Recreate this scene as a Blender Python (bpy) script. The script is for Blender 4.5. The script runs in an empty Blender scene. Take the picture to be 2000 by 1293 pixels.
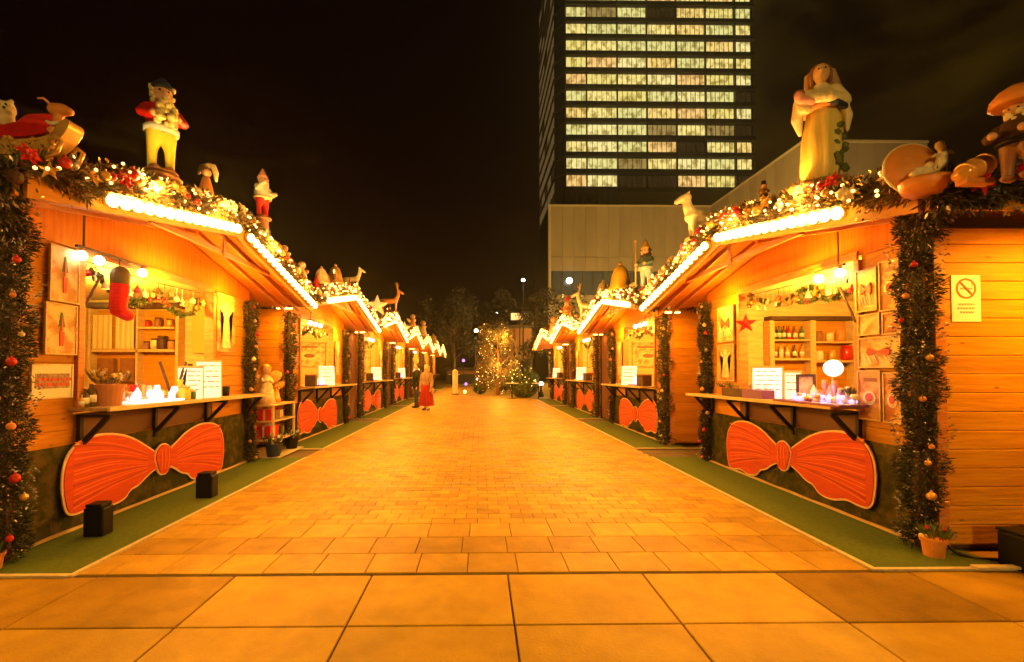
import bpy, bmesh, math, random
import numpy as np
from mathutils import Vector, Matrix, Euler
R = math.radians
rnd = random.Random(7)
scene = bpy.context.scene
COL = scene.collection

# ------------------------------------------------------------------ camera
F, HZ = 900.0, 1.36
YAW, PITCH = R(0.8), R(1.3)
VX, VY = 936.0, 723.0
cam_d = bpy.data.cameras.new("camera")
cam = bpy.data.objects.new("camera", cam_d)
COL.objects.link(cam)
scene.camera = cam
cam.location = (0, 0, HZ)
cam.rotation_euler = (R(90) + PITCH, 0, -YAW)
cam_d.sensor_width = 36.0
cam_d.lens = F * 36.0 / 2000.0
PX = VX + F * math.tan(YAW)
PY = VY - F * math.tan(PITCH)
cam_d.shift_x = (1000.0 - PX) / 2000.0
cam_d.shift_y = (PY - 646.5) / 2000.0
cam_d.clip_end = 600.0
cam_d.clip_start = 0.05
_cm = cam.rotation_euler.to_matrix()
def ray(px, py):
    return _cm @ Vector(((px - PX) / F, -(py - PY) / F, -1.0))
def at_y(px, py, Y):
    d = ray(px, py); t = Y / d.y
    return Vector((d.x * t, Y, HZ + d.z * t))
def at_x(px, py, X):
    d = ray(px, py); t = X / d.x
    return Vector((X, d.y * t, HZ + d.z * t))
def at_z(px, py, Z=0.0):
    d = ray(px, py); t = (Z - HZ) / d.z
    return Vector((d.x * t, d.y * t, Z))

# ------------------------------------------------------------------ world, exposure
w = bpy.data.worlds.new("World"); scene.world = w; w.use_nodes = True
nt = w.node_tree; nt.nodes.clear()
wo = nt.nodes.new("ShaderNodeOutputWorld"); bg = nt.nodes.new("ShaderNodeBackground")
tc = nt.nodes.new("ShaderNodeTexCoord"); mp = nt.nodes.new("ShaderNodeMapping"); mp.inputs['Scale'].default_value = (1.2, 1.2, 3.0)
nz = nt.nodes.new("ShaderNodeTexNoise"); nz.inputs['Scale'].default_value = 2.2; nz.inputs['Detail'].default_value = 4.0
nz.inputs['Roughness'].default_value = 0.55; nz.inputs['Distortion'].default_value = 0.6
cr = nt.nodes.new("ShaderNodeValToRGB")
cr.color_ramp.elements[0].position = 0.50; cr.color_ramp.elements[0].color = (0.0030, 0.0006, 0.0003, 1)
cr.color_ramp.elements[1].position = 0.72; cr.color_ramp.elements[1].color = (0.036, 0.019, 0.0012, 1)
# clouds sit on the side of the sky where the city glow is (to the right of the aisle)
sx = nt.nodes.new("ShaderNodeSeparateXYZ"); mr = nt.nodes.new("ShaderNodeMapRange")
mr.inputs['From Min'].default_value = 0.15; mr.inputs['From Max'].default_value = 0.85
mr.inputs['To Min'].default_value = -0.10; mr.inputs['To Max'].default_value = 0.17
ad = nt.nodes.new("ShaderNodeMath"); ad.operation = 'ADD'
nt.links.new(tc.outputs['Generated'], mp.inputs['Vector']); nt.links.new(mp.outputs[0], nz.inputs['Vector'])
nt.links.new(tc.outputs['Generated'], sx.inputs[0]); nt.links.new(sx.outputs['X'], mr.inputs['Value'])
nt.links.new(nz.outputs['Fac'], ad.inputs[0]); nt.links.new(mr.outputs[0], ad.inputs[1])
nt.links.new(ad.outputs[0], cr.inputs['Fac']); nt.links.new(cr.outputs[0], bg.inputs['Color'])
bg.inputs['Strength'].default_value = 1.0
nt.links.new(bg.outputs[0], wo.inputs[0])
vs = scene.view_settings
vs.view_transform = 'Standard'; vs.look = 'None'; vs.gamma = 1.0; vs.exposure = 0.0; vs.use_curve_mapping = False
cy = scene.cycles
cy.use_denoising = True
try: cy.denoiser = 'OPENIMAGEDENOISE'
except Exception: pass
cy.max_bounces = 6; cy.diffuse_bounces = 3; cy.glossy_bounces = 3; cy.transmission_bounces = 4; cy.transparent_max_bounces = 6
cy.sample_clamp_indirect = 6.0; cy.caustics_reflective = False; cy.caustics_refractive = False
AMBER = (1.0, 0.36, 0.014)
WARM = (1.0, 0.48, 0.05)
FILL_NEAR = 13500

# ------------------------------------------------------------------ helpers
def thing(name, label, cat, loc=(0, 0, 0), rotz=0.0, group=None, scale=1.0):
    o = bpy.data.objects.new(name, None); COL.objects.link(o)
    o.empty_display_size = 0.1
    o.location = loc; o.rotation_euler = (0, 0, rotz); o.scale = (scale,) * 3
    o['label'] = label; o['category'] = cat
    if group: o['group'] = group
    return o
def tag(o, label=None, cat=None, group=None, kind=None):
    if label: o['label'] = label
    if cat: o['category'] = cat
    if group: o['group'] = group
    if kind: o['kind'] = kind
    return o
def link(name, me, parent=None, loc=None):
    o = bpy.data.objects.new(name, me); COL.objects.link(o)
    if parent is not None: o.parent = parent
    if loc is not None: o.location = loc
    return o
def root_of(p):
    while p.parent is not None: p = p.parent
    return p
def obj(name, bm, m, parent=None, world=False, smooth=False, bevel=0.0, remesh=0.0, kind=None):
    """one mesh object; world=True: the vertices are given in world space and the root has a plain location"""
    if world and parent is not None:
        off = Vector((0, 0, 0)); p = parent
        while p is not None: off += p.location; p = p.parent
        bmesh.ops.translate(bm, verts=bm.verts, vec=-off)
    me = bpy.data.meshes.new(name)
    bmesh.ops.recalc_face_normals(bm, faces=bm.faces)
    if smooth:
        for f in bm.faces: f.smooth = True
    bm.to_mesh(me); bm.free()
    if m is not None: me.materials.append(m)
    o = link(name, me, parent)
    if remesh:
        r = o.modifiers.new("r", 'REMESH'); r.mode = 'VOXEL'; r.voxel_size = remesh; r.use_smooth_shade = True
        sm = o.modifiers.new("s", 'SMOOTH'); sm.iterations = 2; sm.factor = 0.5
    if bevel:
        b = o.modifiers.new("b", 'BEVEL'); b.width = bevel; b.segments = 2; b.limit_method = 'ANGLE'
    if kind: o['kind'] = kind
    return o
def NB(): return bmesh.new()
def box(bm, x0, x1, y0, y1, z0, z1):
    if x0 > x1: x0, x1 = x1, x0
    if y0 > y1: y0, y1 = y1, y0
    v = [bm.verts.new(p) for p in ((x0,y0,z0),(x1,y0,z0),(x1,y1,z0),(x0,y1,z0),(x0,y0,z1),(x1,y0,z1),(x1,y1,z1),(x0,y1,z1))]
    for q in ((3,2,1,0),(4,5,6,7),(0,1,5,4),(1,2,6,5),(2,3,7,6),(3,0,4,7)):
        bm.faces.new([v[i] for i in q])
    return bm
def bar(bm, p0, p1, w_=0.04, h_=0.04, up=(0, 0, 1)):
    p0, p1 = Vector(p0), Vector(p1); d = (p1 - p0)
    if d.length < 1e-6: return bm
    dn = d.normalized(); u = Vector(up)
    if abs(dn.dot(u)) > 0.98: u = Vector((0, 1, 0))
    s = dn.cross(u).normalized() * w_ / 2; t = s.cross(dn).normalized() * h_ / 2
    v = [bm.verts.new(p + a * s + b * t) for p in (p0, p1) for a, b in ((-1,-1),(1,-1),(1,1),(-1,1))]
    for q in ((0,1,2,3),(7,6,5,4),(0,4,5,1),(1,5,6,2),(2,6,7,3),(3,7,4,0)):
        bm.faces.new([v[i] for i in q])
    return bm
def tube(bm, pts, radii, seg=8, caps=True):
    pts = [Vector(p) for p in pts]
    if not isinstance(radii, (list, tuple)): radii = [radii] * len(pts)
    P, Q = list(pts), list(radii)
    if caps:
        d0 = (pts[0] - pts[1]).normalized(); d1 = (pts[-1] - pts[-2]).normalized()
        P = [pts[0] + d0 * radii[0] * 0.9, pts[0] + d0 * radii[0] * 0.55] + pts + [pts[-1] + d1 * radii[-1] * 0.55, pts[-1] + d1 * radii[-1] * 0.9]
        Q = [radii[0] * 0.35, radii[0] * 0.8] + list(radii) + [radii[-1] * 0.8, radii[-1] * 0.35]
    rings = []; prev = None
    for i, p in enumerate(P):
        d = (P[min(i + 1, len(P) - 1)] - P[max(i - 1, 0)]).normalized()
        if prev is None:
            u = Vector((0, 0, 1)) if abs(d.z) < 0.9 else Vector((1, 0, 0))
            a = d.cross(u).normalized()
        else:
            a = (prev - d * prev.dot(d)).normalized()
        prev = a; b = d.cross(a)
        rings.append([bm.verts.new(p + (a * math.cos(t) + b * math.sin(t)) * Q[i]) for t in [2 * math.pi * k / seg for k in range(seg)]])
    for r0, r1 in zip(rings, rings[1:]):
        for k in range(seg):
            bm.faces.new((r0[k], r0[(k + 1) % seg], r1[(k + 1) % seg], r1[k]))
    bm.faces.new(rings[0][::-1]); bm.faces.new(rings[-1])
    return bm
def ball(bm, c, r, sub=2, rot=None):
    if not isinstance(r, (list, tuple)): r = (r, r, r)
    M = Matrix.Translation(Vector(c)) @ (Euler(rot).to_matrix().to_4x4() if rot else Matrix.Identity(4)) @ Matrix.Diagonal((*r, 1))
    bmesh.ops.create_icosphere(bm, subdivisions=sub, radius=1.0, matrix=M)
    return bm
def lathe(bm, prof, c=(0, 0, 0), seg=16, M=None):
    M = M or Matrix.Identity(4); c = Vector(c); rings = []
    for r, z in prof:
        rings.append([bm.verts.new(c + (M @ Vector((max(r, 1e-4) * math.cos(t), max(r, 1e-4) * math.sin(t), z)))) for t in [2 * math.pi * k / seg for k in range(seg)]])
    for r0, r1 in zip(rings, rings[1:]):
        for k in range(seg):
            bm.faces.new((r0[k], r0[(k + 1) % seg], r1[(k + 1) % seg], r1[k]))
    bm.faces.new(rings[0][::-1]); bm.faces.new(rings[-1])
    return bm
def prism(bm, pts, fn, t0, t1):
    """2-D outline extruded: fn(u, v, t) -> point"""
    a = [bm.verts.new(fn(u, v, t0)) for u, v in pts]; b = [bm.verts.new(fn(u, v, t1)) for u, v in pts]
    n = len(pts)
    f = [bm.faces.new(a[::-1]), bm.faces.new(b)]
    for i in range(n): bm.faces.new((a[i], a[(i + 1) % n], b[(i + 1) % n], b[i]))
    bmesh.ops.triangulate(bm, faces=f, ngon_method='EAR_CLIP')
    return bm
def rotM(ax, deg): return Matrix.Rotation(R(deg), 4, ax)

# ------------------------------------------------------------------ materials
MATS = {}
def mat(name, col, rough=0.6, metal=0.0, col2=None, scale=8.0, stretch=(1, 1, 1), bump=0.0, bscale=None, emit=None, es=0.0,
        objvar=0.0, spec=0.5, trans=0.0, coat=0.0, detail=5.0, contrast=(0.35, 0.65), grime=0.0, knots=False):
    if name in MATS: return MATS[name]
    m = bpy.data.materials.new(name); m.use_nodes = True; t = m.node_tree; n = t.nodes
    b = n['Principled BSDF']
    b.inputs['Roughness'].default_value = rough; b.inputs['Metallic'].default_value = metal
    b.inputs['Specular IOR Level'].default_value = spec
    if trans: b.inputs['Transmission Weight'].default_value = trans
    if coat: b.inputs['Coat Weight'].default_value = coat
    b.inputs['Base Color'].default_value = (*col, 1)
    csock = None
    if col2 is not None or bump:
        tcn = n.new("ShaderNodeTexCoord"); mpn = n.new("ShaderNodeMapping"); mpn.inputs['Scale'].default_value = stretch
        t.links.new(tcn.outputs['Object'], mpn.inputs['Vector'])
        nzn = n.new("ShaderNodeTexNoise"); nzn.inputs['Scale'].default_value = scale; nzn.inputs['Detail'].default_value = detail
        nzn.inputs['Roughness'].default_value = 0.6
        t.links.new(mpn.outputs[0], nzn.inputs['Vector'])
        if objvar:
            oi = n.new("ShaderNodeObjectInfo"); mm = n.new("ShaderNodeMath"); mm.operation = 'MULTIPLY'; mm.inputs[1].default_value = 37.0
            cx = n.new("ShaderNodeCombineXYZ"); va = n.new("ShaderNodeVectorMath"); va.operation = 'ADD'
            t.links.new(oi.outputs['Random'], mm.inputs[0])
            for k in range(3): t.links.new(mm.outputs[0], cx.inputs[k])
            t.links.new(mpn.outputs[0], va.inputs[0]); t.links.new(cx.outputs[0], va.inputs[1]); t.links.new(va.outputs[0], nzn.inputs['Vector'])
    if col2 is not None:
        mrn = n.new("ShaderNodeMapRange"); mrn.inputs['From Min'].default_value = contrast[0]; mrn.inputs['From Max'].default_value = contrast[1]
        mx = n.new("ShaderNodeMix"); mx.data_type = 'RGBA'
        mx.inputs['A'].default_value = (*col, 1); mx.inputs['B'].default_value = (*col2, 1)
        t.links.new(nzn.outputs['Fac'], mrn.inputs['Value']); t.links.new(mrn.outputs[0], mx.inputs['Factor'])
        csock = mx.outputs['Result']
    if objvar:
        if csock is None:
            rg = n.new("ShaderNodeRGB"); rg.outputs[0].default_value = (*col, 1); csock = rg.outputs[0]
            oi = n.new("ShaderNodeObjectInfo")
        hs = n.new("ShaderNodeHueSaturation"); m2 = n.new("ShaderNodeMapRange")
        m2.inputs['To Min'].default_value = 1 - objvar; m2.inputs['To Max'].default_value = 1 + objvar
        t.links.new(oi.outputs['Random'], m2.inputs['Value']); t.links.new(m2.outputs[0], hs.inputs['Value'])
        t.links.new(csock, hs.inputs['Color']); csock = hs.outputs[0]
    def _mul(sock, fac_sock, lo, hi, fmin, fmax):
        a_ = n.new("ShaderNodeMapRange"); a_.inputs['From Min'].default_value = fmin; a_.inputs['From Max'].default_value = fmax
        a_.inputs['To Min'].default_value = lo; a_.inputs['To Max'].default_value = hi
        h_ = n.new("ShaderNodeHueSaturation"); t.links.new(fac_sock, a_.inputs['Value']); t.links.new(a_.outputs[0], h_.inputs['Value']); t.links.new(sock, h_.inputs['Color'])
        return h_.outputs[0]
    if grime:
        ge = n.new("ShaderNodeNewGeometry")
        for sc_, lo, f0, f1 in ((0.9, 1 - grime, .40, .58), (5.5, 1 - grime * .55, .36, .55), (90, 1 - grime * .8, .36, .46)):
            g_ = n.new("ShaderNodeTexNoise"); g_.inputs['Scale'].default_value = sc_; g_.inputs['Detail'].default_value = 4; t.links.new(ge.outputs['Position'], g_.inputs['Vector'])
            csock = _mul(csock, g_.outputs['Fac'], lo, 1.04, f0, f1)
        rg_ = n.new("ShaderNodeMapRange"); rg_.inputs['To Min'].default_value = rough - .16; rg_.inputs['To Max'].default_value = rough + .2
        rg_.inputs['From Min'].default_value = .35; rg_.inputs['From Max'].default_value = .6
        t.links.new(g_.outputs['Fac'], rg_.inputs['Value']); t.links.new(rg_.outputs[0], b.inputs['Roughness'])
    if knots:
        vo = n.new("ShaderNodeTexVoronoi"); vo.inputs['Scale'].default_value = 2.6
        m3 = n.new("ShaderNodeMapping"); m3.inputs['Scale'].default_value = (1, 1, 1.8)
        t.links.new(nzn.inputs['Vector'].links[0].from_socket, m3.inputs['Vector'])
        m4 = n.new("ShaderNodeMapping"); m4.inputs['Scale'].default_value = (1, 1, .11); t.links.new(m3.outputs[0], m4.inputs['Vector']); t.links.new(m4.outputs[0], vo.inputs['Vector'])
        csock = _mul(csock, vo.outputs['Distance'], .42, 1.0, .03, .10)
    if csock is not None: t.links.new(csock, b.inputs['Base Color'])
    if bump:
        bn = n.new("ShaderNodeBump"); bn.inputs['Strength'].default_value = bump; bn.inputs['Distance'].default_value = 0.02
        src = nzn
        if bscale:
            src = n.new("ShaderNodeTexNoise"); src.inputs['Scale'].default_value = bscale; src.inputs['Detail'].default_value = 6
            t.links.new(mpn.outputs[0], src.inputs['Vector'])
        t.links.new(src.outputs['Fac'], bn.inputs['Height']); t.links.new(bn.outputs[0], b.inputs['Normal'])
    if emit is not None:
        b.inputs['Emission Color'].default_value = (*emit, 1); b.inputs['Emission Strength'].default_value = es
    MATS[name] = m
    return m
M_wood = mat('orange_wood', (0.66, 0.32, 0.018), 0.5, 0, (0.50, 0.19, 0.010), 2.2, (1.2, 1.2, 16), 0.35, objvar=0.13, contrast=(0.3, 0.75), spec=.22, knots=True)
M_woodx = mat('orange_wood_beam', (0.62, 0.24, 0.045), 0.5, 0, (0.46, 0.14, 0.02), 3, (1.5, 1.5, 12), 0.2, objvar=0.1)
M_soffit = mat('soffit_wood', (0.66, 0.235, 0.012), 0.6, 0, (0.54, 0.16, 0.008), 2.5, (0.6, 14, 1), 0.2, spec=.2)
M_pale = mat('pale_wood', (0.75, 0.56, 0.28), 0.5, 0, (0.62, 0.42, 0.18), 3, (2, 2, 10), 0.15)
M_shelf = mat('counter_wood', (0.55, 0.36, 0.18), 0.35, 0, (0.38, 0.22, 0.09), 3, (10, 1, 1), 0.15)
M_dark = mat('dark_brown', (0.05, 0.022, 0.012), 0.6, 0, (0.09, 0.04, 0.02), 12)
M_black = mat('black_plastic', (0.006, 0.005, 0.006), 0.5, spec=.25)
M_iron = mat('black_iron', (0.02, 0.015, 0.015), 0.5, 0.6)
M_roof = mat('roof_felt', (0.07, 0.045, 0.03), 0.85, 0, (0.11, 0.07, 0.05), 20, bump=0.3)
M_green = mat('green_cover', (0.075, 0.080, 0.018), 0.85, 0, (0.19, 0.14, 0.035), 9, (1, 1, 1), 0.8, 26, contrast=(0.45, 0.62))
M_carpet = mat('green_carpet', (0.065, 0.115, 0.007), 0.95, 0, (0.11, 0.15, 0.012), 40, bump=0.6, bscale=300)
M_edge = mat('carpet_edge', (0.62, 0.55, 0.36), 0.6, 0, (0.5, 0.4, 0.25), 15)
M_bow = mat('bow_red', (0.58, 0.038, 0.006), 0.55, 0, (0.74, 0.070, 0.010), 3.5, (1, 1, 9), .25, 40, contrast=(.35, .7))
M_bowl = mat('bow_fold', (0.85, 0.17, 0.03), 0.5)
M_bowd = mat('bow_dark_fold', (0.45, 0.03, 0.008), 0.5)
M_bowe = mat('bow_edge', (0.90, 0.62, 0.42), 0.5)
M_slab = mat('paving_slab', (0.52, 0.335, 0.025), 0.55, 0, (0.44, 0.27, 0.022), 3.0, (1, 1, 1), 0.18, 60, objvar=0.08, spec=0.3, grime=.12)
M_tile = mat('paving_tile', (0.50, 0.31, 0.022), 0.5, 0, (0.39, 0.23, 0.02), 5.0, (1, 1, 1), 0.18, 60, objvar=0.11, spec=0.38, grime=.13)
M_tile2 = mat('paving_tile_dark', (0.41, 0.24, 0.018), 0.5, 0, (0.31, 0.17, 0.014), 5.0, (1, 1, 1), 0.18, 60, objvar=0.10, spec=0.38, grime=.13)
M_slab2 = mat('shaded_slab', (0.30, 0.17, 0.015), 0.55, 0, (0.40, 0.24, 0.02), 2.0, (1, 1, 1), 0.18, 60, objvar=0.08, spec=0.2, grime=.25)  # booth-front shade put into the darker base colours; grime noise on top
M_tilef = mat('paving_far', (0.47, 0.29, 0.022), 0.5, 0, (0.30, 0.23, 0.14), 0.9, (0.6, 3.2, 1), 0.15, 30, spec=0.4, grime=.2)
M_joint = mat('dark_joint', (0.10, 0.07, 0.05), 0.9, 0, (0.16, 0.11, 0.07), 6)
M_asph = mat('asphalt', (0.06, 0.048, 0.036), 0.85, 0, (0.09, 0.07, 0.05), 3, bump=0.2, bscale=80)
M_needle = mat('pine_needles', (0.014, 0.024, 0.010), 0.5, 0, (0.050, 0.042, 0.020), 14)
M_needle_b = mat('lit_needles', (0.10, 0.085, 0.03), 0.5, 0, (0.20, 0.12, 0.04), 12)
M_tinsel = mat('silver_tinsel', (0.55, 0.52, 0.50), 0.4, 0.55, (.08, .06, .05), 25)
M_gtinsel = mat('gold_tinsel', (0.85, 0.52, 0.16), 0.25, 0.9)
M_red = mat('red_paint', (0.68, 0.015, 0.012), 0.3, 0, (.42, .012, .01), 9, coat=0.4)
M_redf = mat('red_felt', (0.72, 0.02, 0.015), 0.85)
M_gold = mat('gold_paint', (0.85, 0.52, 0.12), 0.35, 0.35, (.60, .28, .05), 10)
M_yell = mat('yellow_paint', (0.72, 0.62, 0.06), 0.4)
M_cream = mat('cream_paint', (0.88, 0.80, 0.52), 0.5, 0, (0.66, 0.46, 0.22), 12, (1, 1, 1), .3, 30)
M_white = mat('white_paint', (0.82, 0.80, 0.76), 0.5)
M_pink = mat('pink_paint', (0.75, 0.35, 0.30), 0.5)
M_skin = mat('skin', (0.62, 0.36, 0.20), 0.5)
M_brown = mat('brown_paint', (0.22, 0.085, 0.035), 0.5, 0, (0.30, 0.13, 0.05), 10)
M_orange = mat('orange_paint', (0.75, 0.30, 0.06), 0.45, 0, (0.62, 0.22, 0.04), 9)
M_navy = mat('navy_paint', (0.02, 0.03, 0.07), 0.5)
M_teal = mat('grey_green_paint', (0.10, 0.16, 0.13), 0.5)
M_pblue = mat('pale_blue_paint', (0.45, 0.55, 0.62), 0.5)
M_purple = mat('purple_plastic', (0.22, 0.07, 0.30), 0.4)
M_violet = mat('lit_violet', (0.6, 0.5, 0.8), 0.4, emit=(0.55, 0.38, 1.0), es=1.6)
M_leaf = mat('leaf_green', (0.05, 0.09, 0.02), 0.5, 0, (0.12, 0.16, 0.04), 20)
M_terra = mat('terracotta', (0.50, 0.20, 0.08), 0.7)
M_paper = mat('paper', (0.80, 0.76, 0.62), 0.7)
M_print = mat('red_print', (0.60, 0.08, 0.05), 0.6)
M_printg = mat('green_print', (0.10, 0.22, 0.09), 0.6)
M_grey = mat('grey_print', (0.35, 0.33, 0.33), 0.6)
M_photo = mat('photo_print', (0.70, 0.40, 0.14), 0.6, 0, (0.45, 0.16, 0.05), 7, contrast=(0.45, 0.55))
M_photo2 = mat('photo_print_pale', (0.78, 0.60, 0.30), 0.6, 0, (0.55, 0.26, 0.08), 9, contrast=(0.45, 0.6))
M_brush = mat('brushed_glass', (0.9, 0.85, 0.75), 0.08, spec=0.8)
M_bottle = mat('bottle_glass', (0.10, 0.07, 0.02), 0.1, spec=0.8)
M_gbottle = mat('green_bottle_glass', (0.05, 0.14, 0.04), 0.1, spec=0.8)
M_bulb = mat('bulb_glow', (1, 1, 1), 0.5, emit=(1.0, 0.66, 0.16), es=13.0)
M_bulbf = mat('far_bulb_glow', (1, 1, 1), 0.5, emit=(1.0, 0.62, 0.14), es=5.0)
M_lamp = mat('lamp_glow', (1, 1, 1), 0.5, emit=(1.0, 0.90, 0.62), es=12.0)
M_board = mat('lit_board', (0.9, 0.9, 0.85), 0.5, emit=(1.0, 0.90, 0.62), es=0.75)
M_ice = mat('lit_ice', (0.9, 0.9, 0.95), 0.3, emit=(0.86, 0.84, 1.0), es=.95)
M_fairy = mat('fairy_light', (1, 1, 1), 0.5, emit=(1.0, 0.56, 0.14), es=4.5)
M_cool = mat('cool_lamp', (1, 1, 1), 0.5, emit=(0.95, 1.0, 0.85), es=5.0)
M_conc = mat('concrete_panel', (0.40, 0.33, 0.24), 0.8, 0, (0.33, 0.27, 0.19), 0.25, (1, 1, 0.4), 0.1, 3, objvar=0.06)
M_towerd = mat('tower_dark', (0.035, 0.022, 0.016), 0.5, 0, (0.05, 0.035, 0.02), 0.3)
M_curtain = mat('curtain_cloth', (0.80, 0.66, 0.36), 0.8, 0, (0.62, 0.46, 0.20), 4, (1, 30, 0.5), 0.2)
M_inner = mat('inner_wall', (0.86, 0.70, 0.30), 0.6, 0, (0.70, 0.50, 0.22), 3, (1, 1, 9), 0.15)

def blob(name, shapes, m, parent, voxel=0.02, world=False, kind=None):
    bm = NB()
    for s in shapes:
        if s[0] == 'e': ball(bm, s[1], s[2], 2, s[3] if len(s) > 3 else None)
        elif s[0] == 't': tube(bm, s[1], s[2], 8)
        elif s[0] == 'l': lathe(bm, s[1], s[2], 14)
        elif s[0] == 'b': box(bm, *s[1])
    return obj(name, bm, m, parent, world=world, remesh=voxel, kind=kind)
# ------------------------------------------------------------------ setting: ground, paving
bm = NB(); box(bm, -160, 160, -30, 260, -0.30, -0.030)
g = obj('ground', bm, M_asph); tag(g, kind='structure')
pav = tag(obj('plaza_paving', box(NB(), -7.5, 7.5, -1.9, 62, -0.20, -0.012), M_joint), kind='structure')
slab_mesh = {}
def piece(name, x0, x1, y0, y1, z1, m, parent, thick=0.03, bev=0.004):
    key = (name, round(x1 - x0, 3), round(y1 - y0, 3), m.name)
    if key not in slab_mesh:
        b = NB(); hx, hy = (x1 - x0) / 2, (y1 - y0) / 2
        bot = [b.verts.new(p) for p in ((-hx,-hy,-thick),(hx,-hy,-thick),(hx,hy,-thick),(-hx,hy,-thick))]
        mid = [b.verts.new(p) for p in ((-hx,-hy,-bev),(hx,-hy,-bev),(hx,hy,-bev),(-hx,hy,-bev))]
        hx -= bev; hy -= bev
        top = [b.verts.new(p) for p in ((-hx,-hy,0),(hx,-hy,0),(hx,hy,0),(-hx,hy,0))]
        for A, B in ((bot, mid), (mid, top)):
            for k in range(4): b.faces.new((A[k], A[(k+1)%4], B[(k+1)%4], B[k]))
        b.faces.new(top)
        me = bpy.data.meshes.new(name); b.to_mesh(me); b.free(); me.materials.append(m); slab_mesh[key] = me
    return link(name, slab_mesh[key], parent, ((x0 + x1) / 2, (y0 + y1) / 2, z1))
for j in range(-7, 2):
    ya = 1.88 + j * 0.61
    for k in range(-6, 7):
        xa = 0.19 + k * 0.90
        z = rnd.uniform(-0.0012, 0.0012)
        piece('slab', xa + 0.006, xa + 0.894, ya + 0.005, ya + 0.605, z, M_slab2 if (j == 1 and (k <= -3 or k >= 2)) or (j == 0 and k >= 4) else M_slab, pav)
# slabs beside the lane, in front of the booths
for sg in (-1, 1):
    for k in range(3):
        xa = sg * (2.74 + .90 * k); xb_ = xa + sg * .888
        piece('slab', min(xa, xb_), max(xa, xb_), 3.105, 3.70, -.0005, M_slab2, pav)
y = 3.135
for row, mm_ in enumerate((M_tile, M_tile2, M_tile)):
    wd = .345; x = -2.72 - (0.5 * wd if row % 2 else 0.12)
    while x < 2.72:
        a, b_ = max(x, -2.72), min(x + wd, 2.72)
        if b_ - a > 0.04: piece('tile', a + 0.003, b_ - 0.003, y + 0.003, y + 0.327, rnd.uniform(-0.0012, 0.0012), mm_, pav, bev=0.003)
        x += wd
    y += 0.33
for row in range(8):
    wd = .208; x = -2.72 - (0.5 * wd if row % 2 else 0)
    while x < 2.72:
        a, b_ = max(x, -2.72), min(x + wd, 2.72)
        if b_ - a > 0.03: piece('brick', a + 0.002, b_ - 0.002, y + 0.002, y + 0.138, rnd.uniform(-0.0012, 0.0012), M_tile2 if rnd.random() < .22 else M_tile, pav, bev=0.003)
        x += wd
    y += 0.14
vs_, fs_, mi_ = [], [], []
yy = y; row = 0
while yy < 60:
    dep = .14 if yy < 22 else .28; wd = .208 if yy < 22 else .416
    wide = 2.72 if yy < 21 else 7.0
    x = -wide - (0.5 * wd if row % 2 else 0); rowm = rnd.random()
    while x < wide:
        a, b_ = max(x, -wide) + .003, min(x + wd, wide) - .003
        if b_ - a > 0.03:
            z = rnd.uniform(-0.001, 0.001); n = len(vs_)
            vs_ += [(a, yy + .003, z), (b_, yy + .003, z), (b_, yy + dep - .003, z), (a, yy + dep - .003, z), (a, yy + .003, -.02), (b_, yy + .003, -.02)]
            fs_ += [(n, n + 1, n + 2, n + 3), (n + 4, n + 5, n + 1, n)]
            q = 1 if rnd.random() < (.15 + .35 * (rowm < .18)) else (2 if rnd.random() < .3 else 0); mi_ += [q, q]
        x += wd
    yy += dep; row += 1
me = bpy.data.meshes.new('far_bricks'); me.from_pydata(vs_, [], fs_)
for m_ in (M_tile, M_tile2, M_tilef): me.materials.append(m_)
me.polygons.foreach_set('material_index', mi_)
tag(link('far_bricks', me, pav), kind='stuff')

# ------------------------------------------------------------------ garlands
BA_COLS = [M_red, M_gold, M_tinsel, M_gold, M_red, M_cream, M_orange]
def leaves(name, path, rad, per_m, m, parent, seed, ln=0.055, wd=0.010, inner=0.35, off=Vector((0, 0, 0))):
    r = np.random.default_rng(seed)
    P = np.array([tuple(Vector(p) - off) for p in path], float)
    seg = np.linalg.norm(P[1:] - P[:-1], axis=1); cum = np.concatenate([[0], np.cumsum(seg)])
    n = int(cum[-1] * per_m); t = np.sort(r.random(n)) * cum[-1]
    k = np.clip(np.searchsorted(cum, t) - 1, 0, len(seg) - 1)
    f = ((t - cum[k]) / seg[k])[:, None]
    C = P[k] * (1 - f) + P[k + 1] * f; T = (P[k + 1] - P[k]) / seg[k][:, None]
    D = r.normal(size=(n, 3)); D -= (D * T).sum(1)[:, None] * T * 0.85
    D /= np.linalg.norm(D, axis=1)[:, None]
    rr = rad * (inner + (1 - inner) * np.sqrt(r.random(n))) * (0.82 + 0.22 * np.sin(t * 9 + seed) + 0.12 * np.sin(t * 23))
    B0 = C + D * (rr - ln * 0.6)[:, None]
    A = D + r.normal(size=(n, 3)) * 0.55; A /= np.linalg.norm(A, axis=1)[:, None]
    W = np.cross(A, r.normal(size=(n, 3))); W /= np.linalg.norm(W, axis=1)[:, None]
    L = (ln * (0.6 + 0.8 * r.random(n)))[:, None]; W *= wd * 0.5
    V = np.stack([B0 - W * .4, B0 + W * .4, B0 + A * L * .55 + W, B0 + A * L, B0 + A * L * .55 - W], 1).reshape(-1, 3)
    idx = np.arange(n)[:, None] * 5
    me = bpy.data.meshes.new(name)
    faces = (idx + np.array([0, 1, 2, 3, 4])).tolist()
    me.from_pydata(V.tolist(), [], faces); me.materials.append(m)
    o = link(name, me, parent); o['kind'] = 'stuff'
    return o
bauble_me = {}
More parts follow.
